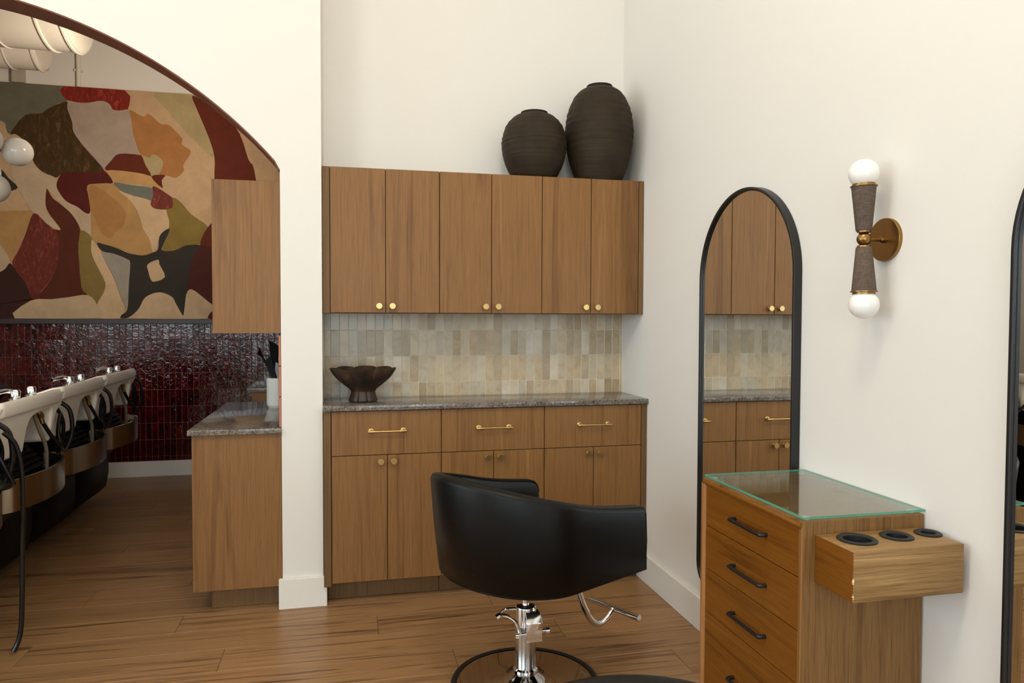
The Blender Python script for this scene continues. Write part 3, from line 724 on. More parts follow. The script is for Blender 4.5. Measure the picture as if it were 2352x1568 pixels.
# ---------------------------------------------------------------- shampoo units in a row along the washroom
TILT = 0.34
def make_unit(label):
    t = thing('shampoo_unit', label, 'salon basin', group='shampoo units along the washroom')
    # local: x = 0 at the rear rim (towards the room), y = 0..0.65 along the row
    def rr(x0, x1, y0, y1, z): return [(x0, y0 + 0.03, z), (x0, y1 - 0.03, z), (x0 + 0.03, y1, z), (x1 - 0.03, y1, z), (x1, y1 - 0.03, z), (x1, y0 + 0.03, z), (x1 - 0.03, y0, z), (x0 + 0.03, y0, z)]
    b = B()   # rear wall of the ceramic with its arched recess for the hoses
    poly = [(0.02, 0.712), (0.28, 0.712), (0.305, 0.718), (0.298, 0.78), (0.303, 0.822), (0.322, 0.852), (0.36, 0.868), (0.44, 0.876), (0.515, 0.880), (0.545, 0.872), (0.558, 0.848), (0.562, 0.80), (0.566, 0.722), (0.596, 0.716), (0.600, 0.79), (0.612, 0.85), (0.645, 0.885), (0.65, 0.91), (0.65, 0.945), (0.0, 0.945), (0.0, 0.90), (0.008, 0.80)]
    def slope(z): return -0.012 * (1 if z < 0.9 else 0) - 0.030 * max(0.0, min(1.0, (0.905 - z) / 0.19)) ** 1.2
    loft(b, [[(slope(z), y, z) for y, z in poly], [(slope(z) - 0.115, y, z) for y, z in poly]])
    loft(b, [rr(-0.34, -0.06, 0.012, 0.27, 0.714), rr(-0.36, -0.055, 0.006, 0.27, 0.80), rr(-0.40, -0.04, 0.004, 0.27, 0.92)])
    loft(b, [rr(-0.44, -0.24, 0.04, 0.60, 0.715), rr(-0.47, -0.21, 0.03, 0.62, 0.80), rr(-0.50, -0.13, 0.03, 0.62, 0.915)])
    # rim ring with a hollow basin inside
    rim = B()
    o0 = rr(-0.55, -0.002, 0.0, 0.65, 0.893); o1 = rr(-0.56, 0.003, 0.0, 0.653, 0.935); o2 = rr(-0.55, -0.002, 0.002, 0.648, 0.962)
    i2 = rr(-0.50, -0.13, 0.06, 0.59, 0.960); i1 = rr(-0.48, -0.15, 0.08, 0.57, 0.85); i0 = rr(-0.42, -0.22, 0.16, 0.48, 0.78)
    loft(rim, [o0, o1, o2, i2, i1, i0]); merge(b, rim)
    for v in b.verts: v.co.z += TILT * min(0.0, v.co.x + 0.02) * min(1.0, max(0.0, (v.co.z - 0.70) / 0.2))
    bo = obj('basin', b, M_cerwhite, t, ang=50)
    m = bo.modifiers.new('bevel', 'BEVEL'); m.width = 0.012; m.segments = 3; m.limit_method = 'ANGLE'; m.angle_limit = math.radians(40)
    for y in (0.30, 0.46):   # taps on the rear rim
        b = B(); lathe(b, [(0, 0.950), (0.026, 0.950), (0.026, 0.957), (0.017, 0.962), (0.019, 0.990), (0.015, 0.997), (0, 0.998)], 20, (-0.065, y, 0))
        if y < 0.4: tube(b, catmull([(-0.065, 0.30, 0.985), (-0.09, 0.27, 0.995), (-0.12, 0.22, 0.985)], 4), [0.010] * 8 + [0.007], 10)
        obj('tap', b, M_chrome, t, (0, 0, -0.010))
    b = B(); tube(b, catmull([(-0.055, 0.435, 0.89), (-0.045, 0.48, 0.79), (-0.035, 0.525, 0.70), (-0.04, 0.545, 0.60)], 6), 0.0085, 10); obj('drain_hose', b, mat_hose, t)
    b = B(); tube(b, [(-0.05, 0.475, 0.895), (-0.045, 0.49, 0.86)], 0.010, 12); tube(b, [(-0.0445, 0.491, 0.858), (-0.043, 0.497, 0.843)], 0.015, 6); tube(b, [(-0.043, 0.497, 0.843), (-0.04, 0.508, 0.815)], 0.010, 12)
    obj('hose_fitting', b, M_brass, t)
    b = B(); tube(b, catmull([(-0.04, 0.508, 0.815), (-0.02, 0.56, 0.74), (0.0, 0.60, 0.69), (-0.03, 0.645, 0.66)], 6), 0.009, 10)
    tube(b, catmull([(-0.03, 0.655, 0.90), (0.015, 0.675, 0.85), (0.02, 0.685, 0.74), (-0.01, 0.672, 0.66), (-0.03, 0.66, 0.74), (-0.02, 0.662, 0.84)], 6), 0.010, 10)
    tube(b, catmull([(-0.05, 0.66, 0.89), (-0.02, 0.69, 0.80), (-0.03, 0.70, 0.70), (-0.06, 0.69, 0.58)], 6), 0.009, 10)
    obj('spray_hose', b, M_blackplastic, t)
    for k in range(5):   # ribbed rubber bellow between bowl and band
        b = B(); z = 0.600 + k * 0.023; g = 0.012 * k
        loft(b, [rr(-0.46, -0.085 - g, 0.02 + g, 0.64 - g, z), rr(-0.46, -0.070 - g, 0.01 + g, 0.65 - g, z + 0.0115), rr(-0.46, -0.085 - g, 0.02 + g, 0.64 - g, z + 0.0228)])
        obj('rubber_fold', b, M_bellow, t)
    # curved stainless band
    b = B(); n = 28; prof = []
    for k in range(n + 1):
        y = 0.004 + 0.712 * k / n
        s = (k / n - 0.5) * 2
        x = 0.055 - 0.085 * s * s - (0.05 * max(0, abs(s) - 0.8) / 0.2)
        prof.append((x, y))
    def band_ring(x, y, nx): return [(x, y, 0.512), (x, y, 0.640), (x - 0.012, y, 0.640), (x - 0.012, y, 0.512)]
    loft(b, [band_ring(x, y, 0) for x, y in prof]); obj('steel_band', b, M_steel, t, ang=60)
    # black apron under the band and the black base set back below it
    b = B(); loft(b, [rr(-0.92, -0.16, 0.010, 0.700, 0.402), rr(-0.92, -0.09, 0.008, 0.704, 0.47), rr(-0.92, -0.075, 0.008, 0.704, 0.595)]); obj('apron', b, M_basebody, t, ang=50)
    b = B(); loft(b, [rr(-0.93, -0.34, 0.34, 1.00, 0.062), rr(-0.93, -0.30, 0.335, 1.03, 0.10), rr(-0.93, -0.285, 0.33, 1.04, 0.20), rr(-0.93, -0.285, 0.33, 1.04, 0.40)]); obj('base', b, M_basebody, t, ang=50)
    for x in (-0.56, -0.86):
        for y in (0.60, 0.82):
            b = B(); lathe(b, [(0, 0), (0.020, 0), (0.020, 0.006), (0.014, 0.010), (0.014, 0.07), (0, 0.07)], 16, (x, y, 0)); obj('foot', b, M_steel, t)
    # chair part on the far side of the basin
    b = B(); box(b, -1.62, -1.02, 0.06, 0.56, 0.34, 0.47, 0.04, 3); obj('seat', b, M_leather, t)
    b = B()
    prism(b, [(-1.10, 0.42), (-0.98, 0.42), (-0.70, 0.86), (-0.80, 0.90)], 'Y', 0.06, 0.56); o = obj('backrest', b, M_leather, t)
    m = o.modifiers.new('bevel', 'BEVEL'); m.width = 0.03; m.segments = 3
    for y in (0.01, 0.57):
        b = B(); box(b, -1.55, -0.95, y, y + 0.06, 0.30, 0.62, 0.025, 3); obj('armrest', b, M_leather, t)
    b = B(); box(b, -1.50, -1.05, 0.12, 0.50, 0.04, 0.36, 0.02, 2); obj('seat_base', b, M_basebody, t)
    return t
M_bellow = mat('black_rubber_bellow', rgb(5, 5, 5), 0.6, Specular_IOR_Level=0.2)
mat_hose = mat('grey_hose', rgb(120, 108, 92), 0.5)
un = [3.18, 3.90, 4.62, 2.46]
labs = ['white shampoo basin second from the back wall, nearly whole at the left edge',
        'white shampoo basin in the middle of the three whole ones',
        'white shampoo basin farthest back, nearest the red tiled wall', 'white shampoo basin cut off by the left edge of the photo, nearest the room']
labs[0] = 'largest whole white shampoo basin, the nearest of the three in full view'
first = None
for k, y in enumerate(un):
    if first is None: first = make_unit(labs[0]); u = first
    else: u = copy_tree(first); u['label'] = labs[k]
    u.location = ((-1.317, -1.350, -1.373, -1.285)[k], y, 0)
b = B()
tube(b, catmull([(0.0, 0, 0.86), (0.035, 0.02, 0.80), (0.05, 0.03, 0.66), (0.045, 0.03, 0.40), (0.04, 0.02, 0.10), (0.02, 0.0, 0.012)], 6), 0.009, 10)
tube(b, catmull([(-0.05, 0.0, 0.84), (-0.01, 0.01, 0.74), (0.02, 0.03, 0.65)], 6), 0.009, 10)
lathe(b, [(0, 0.64), (0.075, 0.64), (0.085, 0.652), (0.075, 0.664), (0, 0.664)], 24, (-0.06, 0.02, 0))
obj('hose_holder', b, M_blackplastic, u, (0.010, 0.64, 0))['label'] = 'black hose with round holder hanging to the floor'

# pot with folded black papers
PXc, PYc = -0.366, 4.12
def flute(a, r, h): return r * (1 - 0.022 * (0.5 + 0.5 * math.cos(34 * a))) if 0.0595 < r else r
b = B(); lathe(b, [(0, 0.006), (0.048, 0.006), (0.048, 0.0), (0.052, 0.0), (0.054, 0.006), (0.0565, 0.008), (0.060, 0.016), (0.060, 0.158), (0.0595, 0.161), (0.056, 0.160), (0.055, 0.02), (0, 0.02)], 136, fn=flute)
pot = tag(obj('fluted_pot', b, M_pot, loc=(PXc, PYc, 0.8112), ang=60), 'white fluted pot on the worktop left of the pilaster', 'pot')
PAP = [(172, 0.285, 0.070, 0.022, 0, 'black paper strip leaning farthest left out of the fluted white pot'),
       (232, 0.245, 0.050, 0.026, 0, 'black paper strip at the front left of the fluted white pot'),
       (290, 0.212, 0.030, 0.030, 1, 'pale grey folded paper at the front of the fluted white pot'),
       (112, 0.325, 0.040, 0.026, 0, 'tallest black paper strip, at the back of the fluted white pot'),
       (350, 0.300, 0.012, 0.026, 0, 'black paper strip at the right of the fluted white pot, by the pilaster')]
for k, (phi, L, out_, w, grey, lab) in enumerate(PAP):
    b = B(); a = math.radians(phi); cs, sn = math.cos(a), math.sin(a); rings = []
    for q in range(9):
        s = q / 8; z = 0.010 + (L - 0.010) * s
        k2 = max(0, (z - 0.135) / (L - 0.135)); r = 0.033 + out_ * k2 ** 1.3
        ww = 0.012 + (w - 0.012) * min(1, k2 * 1.6); tk = 0.0009
        dz = 0.016 * (1 if k % 2 else -1) if q == 8 else 0
        rings.append([(cs * (r + tk) - sn * e * ww, sn * (r + tk) + cs * e * ww, z + e * dz) for e in (-1, 1)] + [(cs * (r - tk) - sn * e * ww, sn * (r - tk) + cs * e * ww, z + e * dz) for e in (1, -1)])
    loft(b, rings)
    tag(obj('folded_paper', b, M_paperg if grey else M_paper, loc=(PXc, PYc, 0.8112 + 0.0205)), lab, 'paper', 'papers in the fluted pot')

# ---------------------------------------------------------------- vases and bowl
def vase(name, label, prof, loc, seed):
    rv = random.Random(seed); ph = [rv.uniform(0, 6) for _ in range(40)]
    pts = catmull([(p[0], 0, p[1]) for p in prof], 10)
    out = [(max(p.x, 0.001), p.z) for p in pts]
    zt = out[-1][1]
    def fn(a, r, h):
        if h > zt * 0.95: return r
        k = h / zt
        g = 0.012 * math.sin(k * 95 + 1.4 * math.sin(a + ph[1]) + ph[0]) * (0.25 + 0.75 * (k > 0.35)) * math.sin(k * 13 + ph[2] + 0.6 * math.sin(a * 2)) 
        return r * (1 + g + 0.004 * math.sin(2 * a + ph[3]))
    b = B(); lathe(b, [(0, 0.0)] + out + [(out[-1][0] - 0.008, zt - 0.002), (out[-1][0] - 0.012, zt - 0.03), (0, zt - 0.05)], 72, fn=fn)
    return tag(obj(name, b, M_vase, loc=loc, ang=70), label, 'vase')
vase('round_vase', 'squat round black ridged vase on the wall cabinets, left of the taller one',
     [(0.098, 0.0), (0.118, 0.025), (0.146, 0.085), (0.160, 0.155), (0.158, 0.20), (0.140, 0.26), (0.105, 0.302), (0.072, 0.319), (0.063, 0.322), (0.066, 0.331)], (0.904, 3.486, UZ1 + 0.0005), 2)
vase('tall_vase', 'taller black ridged vase in the corner on top of the wall cabinets',
     [(0.108, 0.0), (0.128, 0.04), (0.156, 0.13), (0.1705, 0.225), (0.169, 0.285), (0.155, 0.36), (0.122, 0.43), (0.084, 0.463), (0.062, 0.470), (0.060, 0.475), (0.064, 0.483)], (1.240, 3.482, UZ1 + 0.0005), 4)

def petal(a): return abs(math.cos(4.0 * a + 0.35 + 0.10 * math.sin(a))) ** 0.42
def lobe(a, r, h):
    amp = 0.135 if h > 0.06 else 0.115
    return r * (1.035 - amp * (1 - petal(a))) if r > 0.03 else r
b = B()
prof = catmull([(0.052, 0, 0.0), (0.064, 0, 0.004), (0.062, 0, 0.018), (0.055, 0, 0.04), (0.058, 0, 0.056), (0.088, 0, 0.082), (0.122, 0, 0.112), (0.142, 0, 0.140), (0.149, 0, 0.154)], 5)
inn = catmull([(0.144, 0, 0.156), (0.128, 0, 0.134), (0.095, 0, 0.098), (0.05, 0, 0.072)], 5)
lathe(b, [(0, 0.0)] + [(p.x, p.z) for p in prof] + [(p.x, p.z) for p in inn] + [(0, 0.066)], 192, fn=lobe)
for v in b.verts:
    if v.co.z > 0.10: v.co.z += 0.010 * (petal(math.atan2(v.co.y, v.co.x)) - 0.75) * (v.co.z - 0.10) / 0.055
tag(obj('fluted_bowl', b, M_bowl, loc=(0.073, 3.462, CT + 0.0005), ang=75), 'dark bronzed fluted pedestal bowl on the granite worktop', 'bowl')

# ---------------------------------------------------------------- arched mirrors on the right wall
def make_mirror(label, yc):
    t = thing('arched_mirror', label, 'mirror', (XR, yc, 0), group='arched mirrors on the right wall')
    hw, zt, zb, rb = 0.323, 1.775, 0.205, 0.10
    def outline(d):
        w, r2 = hw - d, max(rb - d, 0.01); P = []
        for k in range(41):
            a = PI * k / 40; P.append((w * math.cos(a), zt - hw + (hw - d) * math.sin(a)))
        for k in range(9):
            a = PI + PI / 2 * k / 8; P.append((-w + r2 + r2 * math.cos(a), zb + d + r2 + r2 * math.sin(a)))
        for k in range(9):
            a = -PI / 2 + PI / 2 * k / 8; P.append((w - r2 + r2 * math.cos(a), zb + d + r2 + r2 * math.sin(a)))
        return P
    b = B()
    def R3(d, x): return [(x, p[0], p[1]) for p in outline(d)]
    rings = [R3(0.0, -0.0015), R3(0.0, -0.029), R3(0.0015, -0.030), R3(0.0095, -0.030), R3(0.011, -0.029), R3(0.011, -0.022), R3(0.013, -0.0215), R3(0.013, -0.0015)]
    loft(b, rings + [rings[0]], cap=False); obj('frame', b, M_black, t, ang=50)
    b = B(); loft(b, [R3(0.0128, -0.004), R3(0.0128, -0.020)]); obj('glass', b, M_mirror, t, sm=False)
    return t
m1 = make_mirror('black framed arched mirror reflecting the wall cabinets, left of the wall light', 2.404)
m2 = copy_tree(m1); m2['label'] = 'black framed arched mirror cut off by the right edge of the photo'; m2.location.y = 0.977

# ---------------------------------------------------------------- wall sconce
t = thing('wall_sconce', 'double wall light with two white globe bulbs and brown fabric cones', 'wall light', (XR, 1.708, 1.516))
b = B(); lathe(b, [(0, 0), (0.0585, 0), (0.0585, -0.009), (0.0575, -0.0105), (0, -0.0105)], 48, axis='X'); obj('backplate', b, M_brassd, t)
b = B(); tube(b, [(-0.009, 0, 0), (-0.065, 0, 0)], 0.0055, 14); lathe(b, [(0, -0.0100), (0.0085, -0.0100), (0.0085, -0.018), (0.0055, -0.020)], 20, axis='X'); obj('arm', b, M_brassd, t)
piv = bpy.data.objects.new('light_bar', None); 
b = B(); bmesh.ops.create_uvsphere(b, u_segments=28, v_segments=18, radius=0.0185)
lathe(b, [(0.013, 0.016), (0.0175, 0.018), (0.0175, 0.022), (0.011, 0.023)], 24); lathe(b, [(0.013, -0.016), (0.0175, -0.018), (0.0175, -0.022), (0.011, -0.023)], 24)
tilt = math.radians(1.6)
bpy.data.objects.remove(piv)
hub = obj('hub', b, M_brassd, t, (-0.072, 0, 0), rot=(-tilt, 0, 0), ang=60)
for s in (1, -1):
    b = B(); lathe(b, [(0, s * 0.022), (0.0195, s * 0.022), (0.0205, s * 0.024), (0.0315, s * 0.141), (0.0300, s * 0.143), (0, s * 0.143)], 40); obj('fabric_cone', b, M_linen, t, (-0.072, 0, 0), rot=(-tilt, 0, 0))
    b = B(); lathe(b, [(0.018, s * 0.140), (0.0345, s * 0.141), (0.0345, s * 0.1435), (0.029, s * 0.145), (0.029, s * 0.149), (0.024, s * 0.150), (0.0, s * 0.150)], 40); obj('bulb_holder', b, M_brassd, t, (-0.072, 0, 0), rot=(-tilt, 0, 0))
    b = B(); lathe(b, [(0.0, s * 0.148)] + [(0.0205, s * 0.149)] + [(0.0395 * math.sin(a), s * (0.1775 - 0.0395 * 0.98 * math.cos(a))) for a in [0.56 + (PI - 0.56) * k / 18 for k in range(18)]] + [(0, s * (0.1775 + 0.0387))], 40); obj('bulb', b, M_opal, t, (-0.072, 0, 0), rot=(-tilt, 0, 0), ang=70)

# ---------------------------------------------------------------- chest of drawers with glass top
CX0, CX1, CY0, CY1, CZ = 1.084, XR - 0.004, 1.552, 2.048, 0.803
t = thing('chest_of_drawers', 'oak chest of drawers with black pulls against the right wall', 'chest', (0, 0, 0))
b = B(); box(b, CX0 + 0.020, CX1, CY0 + 0.0185, CY1 - 0.0005, 0.06, CZ - 0.0205); obj('carcass', b, M_dark, t, sm=False)
b = B(); box(b, CX0 + 0.002, CX1, CY0, CY0 + 0.018, 0.0, CZ, 0.001, 1); obj('side_panel', b, M_oakside, t)
b = B(); box(b, CX0 + 0.002, CX1, CY1, CY1 + 0.018, 0.0, CZ - 0.0202, 0.001, 1); obj('side_panel', b, M_oakside, t)
b = B(); box(b, CX0 + 0.001, CX1, CY0 + 0.0182, CY1 + 0.018, CZ - 0.020, CZ, 0.0005, 1); obj('top', b, M_oakside, t)
b = B(); tube(b, [(CX0 + 0.008, CY0 + 0.008, CZ - 0.012), (CX0 + 0.008, CY1 + 0.010, CZ - 0.012)], 0.0105, 12); obj('front_moulding', b, M_oak, t)
for y in (CY0 + 0.0065, CY1 + 0.008):
    b = B(); r = 0.006 if y < 1.7 else 0.0125
    tube(b, [(CX0 + 0.007, y, 0.0), (CX0 + 0.007, y, CZ - 0.016)], r, 14); obj('front_post', b, M_oakedge, t)
b = B(); box(b, CX0 + 0.02, CX0 + 0.035, CY0 + 0.0185, CY1 - 0.0005, 0.0, 0.122); obj('plinth', b, M_oakedge, t)
edges = [0.7900, 0.6590, 0.5250, 0.3900, 0.1250]
for k in range(4):
    b = B(); box(b, CX0 + 0.003, CX0 + 0.0195, CY0 + 0.0135, CY1 - 0.004, edges[k + 1] + 0.0012, edges[k] - 0.0012, 0.001, 1); d = obj('drawer', b, M_oak, t)
    if k < 5:
        zc = (0.725, 0.589, 0.451, 0.262)[k]; ym = 1.790; L = 0.079
        b = B(); x0 = CX0 + 0.003
        tube(b, [(x0, ym - L, zc), (x0 - 0.017, ym - L, zc), (x0 - 0.022, ym - L + 0.004, zc)], 0.0058, 10)
        tube(b, [(x0, ym + L, zc), (x0 - 0.017, ym + L, zc), (x0 - 0.022, ym + L - 0.004, zc)], 0.0058, 10)
        tube(b, [(x0 - 0.0215, ym - L + 0.001, zc), (x0 - 0.0215, ym + L - 0.001, zc)], 0.0052, 10)
        obj('handle', b, M_black, d)
# cup-holder box on the near side
b = B(); BX0, BX1, BY0, BY1, BZ0, BZ1 = 1.118, 1.4185, 1.412, CY0 - 0.0005, 0.6535, 0.7705
def box_with_holes():
    b = B(); holes = [(1.190, 1.492, 0.036), (1.302, 1.494, 0.0285), (1.396, 1.498, 0.0215)] ; N = 24
    box(b, BX0, BX1, BY0, BY1, BZ0, BZ1, 0.0025, 2)
    return b, holes
b, HOLES = box_with_holes()
b.normal_update()
for f in b.faces:
    if abs(f.normal.x) > 0.9: f.material_index = 1
bx = obj('tool_box', b, [M_oakbox, M_oak], t); bx['label'] = 'oak tool holder box with chipped edge'
b = B(); rc = random.Random(9)
for z, s in ((0.7030, 0.0040), (0.6985, 0.0030), (0.7075, 0.0026), (0.6680, 0.0032), (0.6635, 0.0022), (0.6725, 0.0020), (0.6580, 0.0018), (0.7320, 0.0011), (0.7180, 0.0013), (0.7530, 0.0010), (0.7650, 0.0018)):
    q = B(); bmesh.ops.create_icosphere(q, subdivisions=2, radius=s)
    for v in q.verts: v.co = Vector((BX0 + 0.0014 + v.co.x * 0.75 * rc.uniform(.6, 1.2), BY0 + 0.0014 + v.co.y * 0.75 * rc.uniform(.6, 1.2), z + v.co.z * rc.uniform(0.7, 1.4)))
    merge(b, q)
ch = obj('chipped_edge', b, mat('raw_wood', rgb(226, 200, 152), 0.8), bx); ch['kind'] = 'stuff'
for hx, hy, hr in HOLES:
    b = B(); lathe(b, [(hr - 0.002, 0.0002), (hr + 0.0095, 0.0002), (hr + 0.010, 0.003), (hr + 0.005, 0.0058), (hr + 0.0005, 0.005), (hr - 0.001, 0.0025), (hr - 0.003, 0.0006), (0, 0.0006)], 48, (hx, hy, BZ1))
    obj('cup_ring', b, M_rubber, bx)
# real recesses: boolean cups cut through the box top
for hx, hy, hr in HOLES:
    cut = B(); lathe(cut, [(0, BZ0 + 0.01), (hr - 0.004, BZ0 + 0.01), (hr - 0.002, BZ1 + 0.02), (0, BZ1 + 0.02)], 48, (hx, hy, 0))
    me = bpy.data.meshes.new('c'); bmesh.ops.recalc_face_normals(cut, faces=cut.faces[:]); cut.to_mesh(me); cut.free()
    co = bpy.data.objects.new('c', me); C.objects.link(co); bx.name
    md = bx.modifiers.new('hole', 'BOOLEAN'); md.object = co; md.operation = 'DIFFERENCE'; md.solver = 'EXACT'
    dg = bpy.context.evaluated_depsgraph_get(); nm = bpy.data.meshes.new_from_object(bx.evaluated_get(dg))
    bx.modifiers.clear(); bx.data = nm; bpy.data.objects.remove(co)
for (hx, hy, hr), c_ in zip(HOLES, sorted([c for c in bx.children if c.name.startswith('cup_ring')], key=lambda o: o.name)):
    b = B(); lathe(b, [(0, BZ0 + 0.0112), (hr - 0.0052, BZ0 + 0.0112), (hr - 0.0032, BZ1 + 0.001), (hr - 0.0018, BZ1 + 0.0004), (hr + 0.0095, BZ1 + 0.0004), (hr + 0.010, BZ1 + 0.003), (hr + 0.005, BZ1 + 0.0058), (hr, BZ1 + 0.005), (hr - 0.0045, BZ1 + 0.002), (hr - 0.0062, BZ0 + 0.0125), (0, BZ0 + 0.0125)], 48, (hx, hy, 0))
    me = bpy.data.meshes.new('cup_ring'); bmesh.ops.recalc_face_normals(b, faces=b.faces[:]); b.to_mesh(me); b.free(); me.materials.append(M_rubber); smooth(me, 50)
    c_.data = me; c_.name = 'cup_insert'

# glass plate on four clear pads
b = B(); box(b, CX0 + 0.003, CX1 + 0.001, CY0 - 0.001, CY1 + 0.006, CZ + 0.0062, CZ + 0.0122)
for f in b.faces:
    f.normal_update()
    if abs(f.normal.z) < 0.5: f.material_index = 1
gl = tag(obj('glass_top', b, [M_glass, M_glassedge], sm=False), 'clear glass plate with green edges lying on the oak chest', 'glass plate')
for x in (CX0 + 0.024, CX1 - 0.024):
    for y in (CY0 + 0.022, CY1 - 0.018):
        b = B(); lathe(b, [(0, 0), (0.008, 0), (0.0092, 0.002), (0.0092, 0.0058), (0, 0.0058)], 20, (x, y, CZ + 0.0002)); obj('clear_pad', b, mat_pad if 'mat_pad' in globals() else globals().setdefault('mat_pad', mat('clear_pad', rgb(208, 200, 190), 0.2)), gl)

# ---------------------------------------------------------------- salon chair
def make_chair(label, loc, rz):
    t = thing('salon_chair', label, 'chair', loc, rz)
    HW, FR, BK, T = 0.250, 0.300, 0.240, 0.048
    Z0 = 0.420
    # plan path from the right arm front round the back to the left arm front
    path = []
    ns, na = 12, 30
    fr_ = [0, 0.006, 0.014, 0.022, 0.03, 0.045] + [0.045 + (FR + 0.005) * q / 10 for q in range(1, 10)]
    for d_ in fr_: path.append((FR - d_, -HW, 0.0))
    for k in range(na + 1):
        a = PI * k / na
        path.append((-0.05 - (BK - 0.05) * math.sin(a) ** 0.9, -HW * math.cos(a), math.sin(a)))
    for d_ in fr_[::-1]: path.append((FR - d_, HW, 0.0))
    n = len(path)
    def top(i):
        x, y, bk = path[i]
        u = (FR - x) / (FR + BK)          # 0 front .. 1 back
        z = 0.645 + 0.140 * (0.5 * u + 0.5 * u ** 3)
        return z
    rings, topline = [], []
    for i in range(n):
        x, y, bk = path[i]
        x0, y0, _ = path[max(i - 1, 0)]; x1, y1, _ = path[min(i + 1, n - 1)]
        tx, ty = x1 - x0, y1 - y0; L = math.hypot(tx, ty); nx, ny = -ty / L, tx / L   # points inwards
        zt = top(i); e = min(i, n - 1 - i)
        d_end = abs(FR - x) if bk == 0 else 1
        re = 0.045 if y > 0 else 0.014
        if d_end < re: zt -= re - math.sqrt(max(0.0, re ** 2 - (re - d_end) ** 2))
        lean = 0.055 * max(0, bk) ** 1.2
        def P(d, z):
            k = (z - Z0) / 0.35
            return (x + nx * d - lean * k, y + ny * d - 0.035 * k * 0 , z)
        h = zt - Z0
        rings.append([P(0.020, Z0), P(0.006, Z0 + 0.006), P(0, Z0 + 0.022), P(0, Z0 + h * 0.4), P(0, Z0 + h * 0.75), P(0.001, zt - 0.016), P(0.007, zt - 0.004), P(0.018, zt), P(T - 0.018, zt), P(T - 0.007, zt - 0.004), P(T, zt - 0.018), P(T + 0.004, Z0 + h * 0.5), P(T, Z0 + 0.01), P(T - 0.01, Z0)])
        topline.append(P(0.006, zt - 0.004))
    b = B()
    V = [[b.verts.new(p) for p in r] for r in rings]; m = len(V[0])
    for A_, B_ in zip(V, V[1:]):
        for k in range(m): b.faces.new((A_[k], A_[(k + 1) % m], B_[(k + 1) % m], B_[k]))
    b.faces.new(V[0]); b.faces.new(V[-1])
    o = obj('shell', b, M_leather, t, ang=60)
    bv = o.modifiers.new('bevel', 'BEVEL'); bv.width = 0.012; bv.segments = 3; bv.limit_method = 'ANGLE'; bv.angle_limit = math.radians(60)
    b = B(); tube(b, topline, 0.0032, 6); obj('piping', b, M_leather, t)
    for sgn in (-1, 1):
        i = min(range(n), key=lambda q: abs(path[q][0] + 0.10) + (0 if path[q][1] * sgn > 0 else 9))
        b = B(); r = rings[i]; tube(b, [Vector(p) + Vector((0, 0.0 * sgn, 0)) for p in r[2:7]], 0.0026, 6)
        tube(b, [Vector(p) + Vector((0.007, 0, 0)) for p in r[2:7]], 0.0016, 6); obj('side_seam', b, M_leather, t)
    inner = [(p[0] + (0), p[1]) for p in [(r[12][0], r[12][1]) for r in rings]]
    b = B(); prism(b, inner, 'Z', Z0 + 0.004, Z0 + 0.05); obj('seat_pan', b, M_leather, t)
    cin = [((r[11][0]) * 0.985 + 0.002, r[11][1] * 0.98) for r in rings]
    cx_ = sum(p[0] for p in cin) / len(cin)
    b = B(); loft(b, [[(cx_ + (p[0] - cx_) * s, p[1] * s, Z0 + z) for p in cin] for s, z in ((0.90, 0.051), (0.955, 0.06), (0.965, 0.09), (0.955, 0.115), (0.91, 0.128), (0.70, 0.134))]); o = obj('seat_cushion', b, M_leather, t, ang=70)
    # chrome mechanism
    b = B(); box(b, -0.11, 0.11, -0.09, 0.09, Z0 - 0.012, Z0 + 0.0035, 0.003, 1); obj('seat_plate', b, M_black, t)
    b = B(); lathe(b, [(0, 0.25), (0.0125, 0.25), (0.0125, Z0 - 0.012), (0, Z0 - 0.012)], 24); obj('piston', b, M_chrome, t)
    rotl = Matrix.Rotation(-rz, 3, 'Z')
    def wl(p): return rotl @ Vector(p)
    b = B(); lathe(b, [(0, 0.065), (0.0365, 0.065), (0.0365, 0.215), (0, 0.215)], 36); obj('column', b, M_steel2, t)
    b = B(); lathe(b, [(0, 0.2152), (0.0375, 0.2152), (0.0375, 0.282), (0.034, 0.287), (0.013, 0.288)], 36)
    q = B(); loft(q, [[wl(p) for p in r] for r in ([(-0.012, -0.064, 0.178), (0.046, -0.064, 0.178), (0.046, -0.015, 0.178), (-0.012, -0.015, 0.178)], [(-0.012, -0.064, 0.243), (0.046, -0.064, 0.243), (0.046, -0.015, 0.243), (-0.012, -0.015, 0.243)], [(-0.010, -0.046, 0.274), (0.042, -0.046, 0.274), (0.042, -0.015, 0.274), (-0.010, -0.015, 0.274)])]); merge(b, q)
    o = obj('pump_housing', b, M_chrome, t, ang=40)
    bv = o.modifiers.new('bevel', 'BEVEL'); bv.width = 0.003; bv.segments = 2; bv.limit_method = 'ANGLE'
    b = B(); lathe(b, [(0.030, 0.042), (0.036, 0.043), (0.044, 0.050), (0.044, 0.062), (0.036, 0.067), (0.0335, 0.074)], 40); obj('collar', b, M_chrome, t)
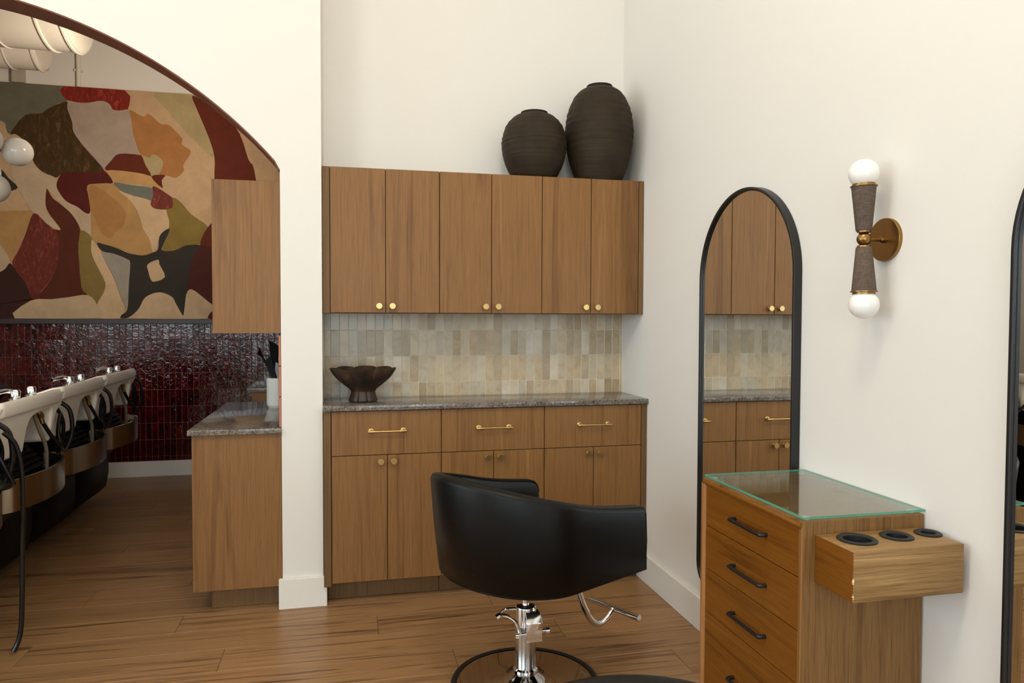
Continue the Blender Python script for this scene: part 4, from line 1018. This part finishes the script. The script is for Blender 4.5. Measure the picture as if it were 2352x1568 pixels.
    b = B(); lathe(b, [(0.25, 0.012), (0.22, 0.016), (0.14, 0.021), (0.085, 0.026), (0.060, 0.036), (0.048, 0.046), (0.034, 0.050)], 72); obj('base_plate', b, M_basechrome, t)
    b = B(); lathe(b, [(0.243, 0.0), (0.262, 0.0), (0.266, 0.006), (0.262, 0.015), (0.252, 0.018), (0.243, 0.0145)], 72); obj('base_rim', b, M_rubber, t)
    # foot pump lever: a bent flat bar on a cross pin
    b = B(); tube(b, [wl((-0.040, -0.045, 0.200)), wl((0.070, -0.040, 0.207))], 0.006, 12)
    for s, zz in ((-0.042, 0.200), (0.068, 0.207)): tube(b, [wl((s - 0.006, -0.045, zz)), wl((s + 0.006, -0.045, zz))], 0.0105, 12)
    tube(b, catmull([wl((-0.030, -0.045, 0.205)), wl((-0.048, -0.055, 0.250)), wl((-0.078, -0.068, 0.280)), wl((-0.108, -0.075, 0.289)), wl((-0.122, -0.078, 0.284))], 6), [0.006] * 18 + [0.0085] * 7, 10)
    tube(b, catmull([wl((-0.116, -0.076, 0.288)), wl((-0.08, -0.02, 0.284)), wl((-0.034, 0.0, 0.276))], 6), 0.005, 10)
    obj('pump_lever', b, M_chrome, t)
    # footrest
    b = B()
    tube(b, catmull([(0.20, 0.0, Z0 + 0.01), (0.235, 0.0, 0.36), (0.285, 0.0, 0.23), (0.335, 0.0, 0.145), (0.385, 0.0, 0.112), (0.435, 0.0, 0.125), (0.466, 0.0, 0.148)], 8), 0.0125, 14)
    tube(b, [(0.472, -0.127, 0.15), (0.472, 0.127, 0.15)], 0.0128, 18)
    obj('footrest', b, M_chrome, t)
    return t
M_steel2 = mat('satin_chrome', (0.66, 0.65, 0.64, 1), 0.22, 1.0)
M_basechrome = mat('polished_base', (0.55, 0.53, 0.52, 1), 0.06, 1.0)
c1 = make_chair('black leather barrel salon chair facing the right wall before the niche', (0.612, 2.455, 0.0), math.radians(28))
c2 = copy_tree(c1); c2['label'] = 'black salon chair mostly below the photo, only its upper rim showing'
c2.location = (0.25, 0.69, 0.0); c2.rotation_euler.z = math.radians(225)
